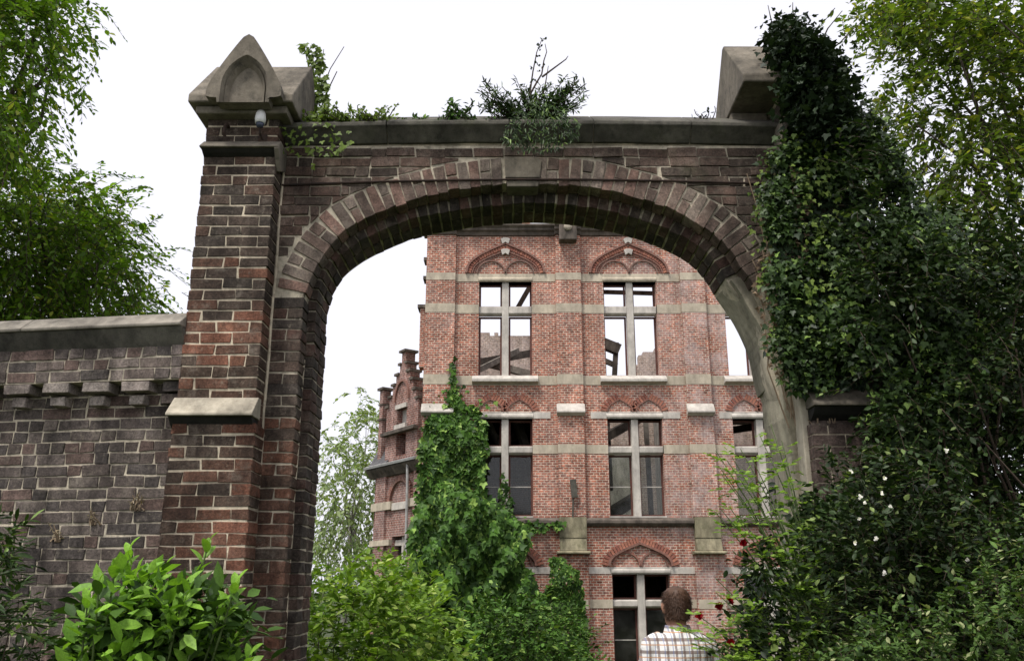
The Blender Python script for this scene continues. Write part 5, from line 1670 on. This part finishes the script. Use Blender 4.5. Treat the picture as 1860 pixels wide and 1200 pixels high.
for px_, Y_ in (((1300, 818), 5.5), ((1305, 845), 5.4), ((1330, 830), 5.5), ((1310, 925), 5.3), ((1300, 930), 5.4), ((1400, 770), 5.6), ((1380, 790), 5.6), ((1360, 860), 5.5), ((1420, 800), 5.6), ((1390, 900), 5.5), ((1300, 1050), 5.2), ((1330, 1040), 5.3), ((1240, 1140), 5.05),
                ((1280, 1170), 5.0), ((1330, 1130), 5.1), ((1360, 1100), 5.2), ((1380, 1000), 5.4), ((1400, 1050), 5.4), ((1420, 950), 5.5), ((1350, 1180), 5.1), ((1400, 1150), 5.2), ((1310, 1190), 5.0), ((1420, 1080), 5.4), ((1380, 950), 5.4), ((1425, 880), 5.5), ((1410, 1000), 5.4), ((1320, 835), 5.3), ((1345, 815), 5.4), ((1310, 860), 5.3), ((1365, 830), 5.4), ((1325, 920), 5.3), ((1345, 940), 5.3), ((1375, 935), 5.4), ((1300, 1075), 5.2), ((1275, 1150), 5.0)):
    rose_cane(px_, Y_, 1.5)
m.build('cane', M['green_stem'], rb)
leaves('foliage', LP, LD, LN, LS, 'oval', M['rose_leaf'], rb)
C = px_centres([(1375, 1020), (1400, 980), (1405, 1280), (1300, 1280), (1330, 1190), (1360, 1120)], 60, 5.15, 5.6, 5.4)
P, D, N, S = clumps(C, 40, 0.07, 0.045, 0.2, 0.7)
leaves('inner_foliage', P - np.array(ro), D, N, S, 'oval', M['hedge_leaf'], rb)
for (px_, Y_) in roses:
    c0 = at(px_[0], px_[1], Y_) - ro
    PP, DD, NN, SS = [], [], [], []
    tw = Vector((random.uniform(-.7, .7), 0, random.uniform(-.5, .9)))
    for k in range(26):
        an = k * 2.4 + random.uniform(-.3, .3); t = k / 25 * random.uniform(0.75, 1.0)
        d = Vector((math.cos(an) * (0.25 + t), -(1.15 - t * 0.9), math.sin(an) * (0.25 + t) + 0.1)).normalized()
        d = (d + tw * 0.8).normalized()
        PP.append(tuple(c0)); DD.append(tuple(d)); NN.append((-math.cos(an), -0.5, 0.2 - math.sin(an))); SS.append(0.018 + 0.014 * t)
    leaves('rose', PP, DD, NN, SS, 'round', M['red_petal'], rb)

# ------------------------------------------------------------------ the man
pm = empty('person', (0.965, 5.4, 0), R(8))
tag(pm, 'short-haired person in a checked shirt walking towards the gateway, seen from behind', 'person')
def ell(cx, cy, z, rx, ry, n=20, p=2.3):
    out = []
    for k in range(n):
        a = 2 * math.pi * k / n
        ca, sa = math.cos(a), math.sin(a)
        out.append((cx + rx * math.copysign(abs(ca) ** (2 / p), ca), cy + ry * math.copysign(abs(sa) ** (2 / p), sa), z))
    return out
skin = plain('skin', (0.42, 0.22, 0.15), 0.55, 0, 0.12, 30)
b = MB()
b.loft([ell(0, 0.0, z, rx, ry) for z, rx, ry in ((0.86, .15, .10), (0.98, .15, .10), (1.1, .145, .095), (1.25, .165, .105), (1.33, .15, .085), (1.37, .085, .065), (1.40, .055, .055))])
b.loft([ell(0, 0.005 + (z - 1.36) * 0.18, z, r_, r_ * 1.02) for z, r_ in ((1.34, .066), (1.4, .058), (1.45, .056), (1.5, .058))])
b.loft([ell(0, yc, z, rx, ry, 20, 2.1) for z, rx, ry, yc in ((1.425, .035, .045, .06), (1.44, .055, .075, .045), (1.475, .066, .09, .03), (1.52, .074, .096, .02), (1.57, .078, .098, .015), (1.61, .074, .092, .012), (1.64, .058, .072, .01), (1.655, .03, .04, .01))])
b.loft([ell(0, yc, z, rx, ry, 8, 2) for z, rx, ry, yc in ((1.505, .012, .01, .118), (1.515, .016, .018, .12), (1.54, .010, .012, .115), (1.56, .007, .006, .108))])      # nose, on the far side
for s in (-1, 1):
    b.loft([ell(s * (.078 + e), 0.012, z, .011, r_, 10, 2) for z, r_, e in ((1.50, .012, 0), (1.515, .02, .004), (1.54, .026, .009), (1.56, .024, .011), (1.57, .012, .008))])   # ears
    sh = Vector((s * 0.16, 0, 1.32)); el = Vector((s * 0.235, 0.0, 1.07)); wr = Vector((s * 0.245, 0.05, 0.83))
    b.tube([Vector((s * .09, 0, 1.32)), sh, sh.lerp(el, .5), el, el.lerp(wr, .4), wr], [.04, .045, .042, .038, .037, .026], 10)
    b.tube([wr, wr + Vector((0, .01, -.04)), wr + Vector((0, .02, -.09))], [.026, .036, .034], 10)
    for f_, (dx, L) in enumerate(((-.024, .062), (-.008, .072), (.008, .068), (.024, .054))):
        p0 = wr + Vector((0, .02 + dx, -.09)); b.tube([p0, p0 + Vector((-s * .004, .004, -L * .5)), p0 + Vector((-s * .018, .012, -L))], [.0095, .009, .007], 6)
    p0 = wr + Vector((0, .045, -.045)); b.tube([p0, p0 + Vector((-s * .006, .025, -.025)), p0 + Vector((-s * .012, .03, -.055))], [.011, .010, .008], 6)
    hip = Vector((s * .085, 0, .9)); kn = Vector((s * .09, .02 + s * .03, .48)); an = Vector((s * .09, -.02 + s * .05, .08))
    b.tube([hip, hip.lerp(kn, .5), kn, kn.lerp(an, .35), an], [.085, .075, .055, .052, .036], 12)
    b.tube([an + Vector((0, -.04, -.035)), an + Vector((0, .06, -.045)), an + Vector((0, .16, -.055))], [.035, .038, .025], 10)
body = b.build('body', skin, pm, True)
def shrink_head(me):
    for v in me.vertices:
        if v.co.z > 1.44:
            f = min(1.0, (v.co.z - 1.44) / 0.03)
            v.co.z = 1.44 + (v.co.z - 1.44) * 0.89
            v.co.x *= 1 - 0.06 * f; v.co.y = 0.015 + (v.co.y - 0.015) * (1 - 0.06 * f)
shrink_head(body.data)
pm.scale = (1, 1, 1.016)
md = body.modifiers.new('skin', 'REMESH'); md.mode = 'VOXEL'; md.voxel_size = 0.009; md.use_smooth_shade = True
md = body.modifiers.new('smooth', 'SMOOTH'); md.iterations = 4


def shirt_material():
    m_, n, bs_, _ = mat_new('checked_cotton')
    tc = nd(n, 'ShaderNodeTexCoord').outputs['Object']
    sp = nd(n, 'ShaderNodeSeparateXYZ'); n.links.new(tc, sp.inputs[0])
    def stripe(src, per, lo_, off_=0.0):
        f = math_node(n, 'FRACT', math_node(n, 'ADD', math_node(n, 'DIVIDE', src, per), 50.0 + off_))
        return math_node(n, 'GREATER_THAN', f, lo_)
    x = math_node(n, 'ADD', sp.outputs[0], 0.0)
    vs_, hs_ = stripe(x, 0.046, 0.72), stripe(sp.outputs[2], 0.066, 0.74, .3)
    v2_, h2_ = stripe(x, 0.046, 0.86, .42), stripe(sp.outputs[2], 0.066, 0.9, .8)
    c_ = mix(n, math_node(n, 'MULTIPLY', vs_, 0.75), (0.7, 0.69, 0.67), (0.12, 0.075, 0.07))
    c_ = mix(n, math_node(n, 'MULTIPLY', hs_, 0.78), c_, (0.13, 0.08, 0.065))
    c_ = mix(n, math_node(n, 'MULTIPLY', v2_, 0.6), c_, (0.15, 0.18, 0.32))
    c_ = mix(n, math_node(n, 'MULTIPLY', h2_, 0.7), c_, (0.45, 0.2, 0.06))
    n.links.new(c_, bs_.inputs['Base Color'])
    bs_.inputs['Roughness'].default_value = 0.85
    bump(n, noise(n, tc, 14, 4, 0.6), 0.5, 0.02, bs_)
    return m_
sh_ = MB()
sh_.loft([ell(0, -0.004, z, rx, ry) for z, rx, ry in ((0.80, .175, .125), (0.95, .172, .122), (1.1, .17, .118), (1.22, .182, .122), (1.30, .184, .116), (1.345, .165, .098), (1.385, .11, .082), (1.405, .074, .07))])
for s in (-1, 1):
    s0 = Vector((s * 0.165, 0, 1.325)); el = Vector((s * 0.24, -0.005, 1.07)); wr = Vector((s * 0.248, 0.045, 0.86))
    sh_.tube([Vector((s * .1, 0, 1.345)), s0, s0.lerp(el, .5), el, wr], [.058, .066, .058, .052, .042], 12)
shirt = sh_.build('shirt', shirt_material(), pm, True)
md = shirt.modifiers.new('cloth', 'REMESH'); md.mode = 'VOXEL'; md.voxel_size = 0.009; md.use_smooth_shade = True
md = shirt.modifiers.new('smooth', 'SMOOTH'); md.iterations = 6
tx = bpy.data.textures.new('folds', 'CLOUDS'); tx.noise_scale = 0.11; tx.noise_depth = 1
md = shirt.modifiers.new('folds', 'DISPLACE'); md.texture = tx; md.strength = 0.028; md.mid_level = 0.5
cm = MB()
cm.loft([ell(0, 0.008, z, r_, r_) for z, r_ in ((1.385, .083), (1.425, .072), (1.432, .069), (1.425, .066), (1.39, .07))], False)
cm.build('collar', shirt.data.materials[0], pm, True)
tr = MB()
tr.loft([ell(0, 0, z, rx, ry) for z, rx, ry in ((0.78, .168, .118), (0.88, .165, .115), (0.96, .155, .11))])
for s in (-1, 1):
    hip = Vector((s * .085, 0, .88)); kn = Vector((s * .09, .02 + s * .03, .48)); an = Vector((s * .09, -.02 + s * .05, .06))
    tr.tube([hip, hip.lerp(kn, .5), kn, an], [.098, .09, .075, .066], 12)
tr_o = tr.build('trousers', plain('dark_denim', (0.05, 0.06, 0.09), 0.9), pm, True)
md = tr_o.modifiers.new('cloth', 'REMESH'); md.mode = 'VOXEL'; md.voxel_size = 0.012; md.use_smooth_shade = True
hm = MB()
hair_mat = plain('brown_hair', (0.07, 0.034, 0.018), 0.6, 0, 0.25, 25, 0.4)
rings = []
for z, rx, ry, yc in ((1.462, .06, .05, -.022), (1.48, .07, .075, -.012), (1.52, .08, .09, .002), (1.57, .086, .1, .006), (1.61, .083, .098, .008), (1.645, .066, .08, .006), (1.668, .036, .045, .004)):
    rings.append(ell(0, yc, z, rx, ry, 22, 2.1))
hm.loft(rings)
hair = hm.build('hair', hair_mat, pm, True)
shrink_head(hair.data)
md = hair.modifiers.new('fine', 'SUBSURF'); md.levels = 2; md.render_levels = 2
txh = bpy.data.textures.new('tufts', 'CLOUDS'); txh.noise_scale = 0.018; txh.noise_depth = 2
md = hair.modifiers.new('tufts', 'DISPLACE'); md.texture = txh; md.strength = 0.008; md.mid_level = 0.5
# short strands over the hair shell
n = 9000
u1, u2 = RNG.uniform(0, 2 * math.pi, n), RNG.uniform(0.0, 1, n)
zc = 1.462 + 0.212 * u2 ** 0.75
rx_ = np.interp(zc, [1.462, 1.48, 1.52, 1.57, 1.61, 1.645, 1.672], [.06, .07, .08, .086, .083, .066, .02])
ry_ = np.interp(zc, [1.462, 1.48, 1.52, 1.57, 1.61, 1.645, 1.672], [.05, .075, .09, .1, .098, .08, .02])
P = np.c_[rx_ * np.cos(u1), ry_ * np.sin(u1) - 0.002 + (zc - 1.46) * 0.06, zc]
nrm_ = unit(np.c_[np.cos(u1) / 0.9, np.sin(u1), (zc - 1.57) * 9])
D = np.c_[RNG.normal(0, .25, n), RNG.normal(-.1, .25, n), RNG.normal(-.8, .2, n)] + nrm_ * 0.33
shrink_head(leaves('hair_strands', P - nrm_ * 0.003, D, nrm_, RNG.uniform(.016, .03, n), 'blade', hair_mat, hair).data)

# ------------------------------------------------------------------ grass beyond and before the gate
n = 26000
gx_, gy_ = RNG.uniform(-7, 9, n), RNG.uniform(3.5, 24.5, n)
P = np.c_[gx_, gy_, [ground_z(a, b) - 0.01 for a, b in zip(gx_, gy_)]]
D = rvec(n) * 0.45 + np.array([0, 0, 1.0])
o = leaves('grass', P, D, rvec(n), RNG.uniform(.12, .34, n), 'blade', M['grass'])
tag(o, 'rough green grass growing on the ground round the gate', 'grass', None, 'stuff')

# stems, twigs and leaves too small to pick apart singly
for o in bpy.data.objects:
    if o.parent is not None and o.type == 'MESH' and o.name.split('.')[0] in ('stem', 'twigs', 'branch', 'cane', 'foliage', 'crown', 'dead_leaves', 'bright_leaves', 'under_leaves', 'trailing_leaves', 'blossom', 'inner_foliage', 'hair_strands', 'leaf_cluster'):
        o['kind'] = 'stuff'
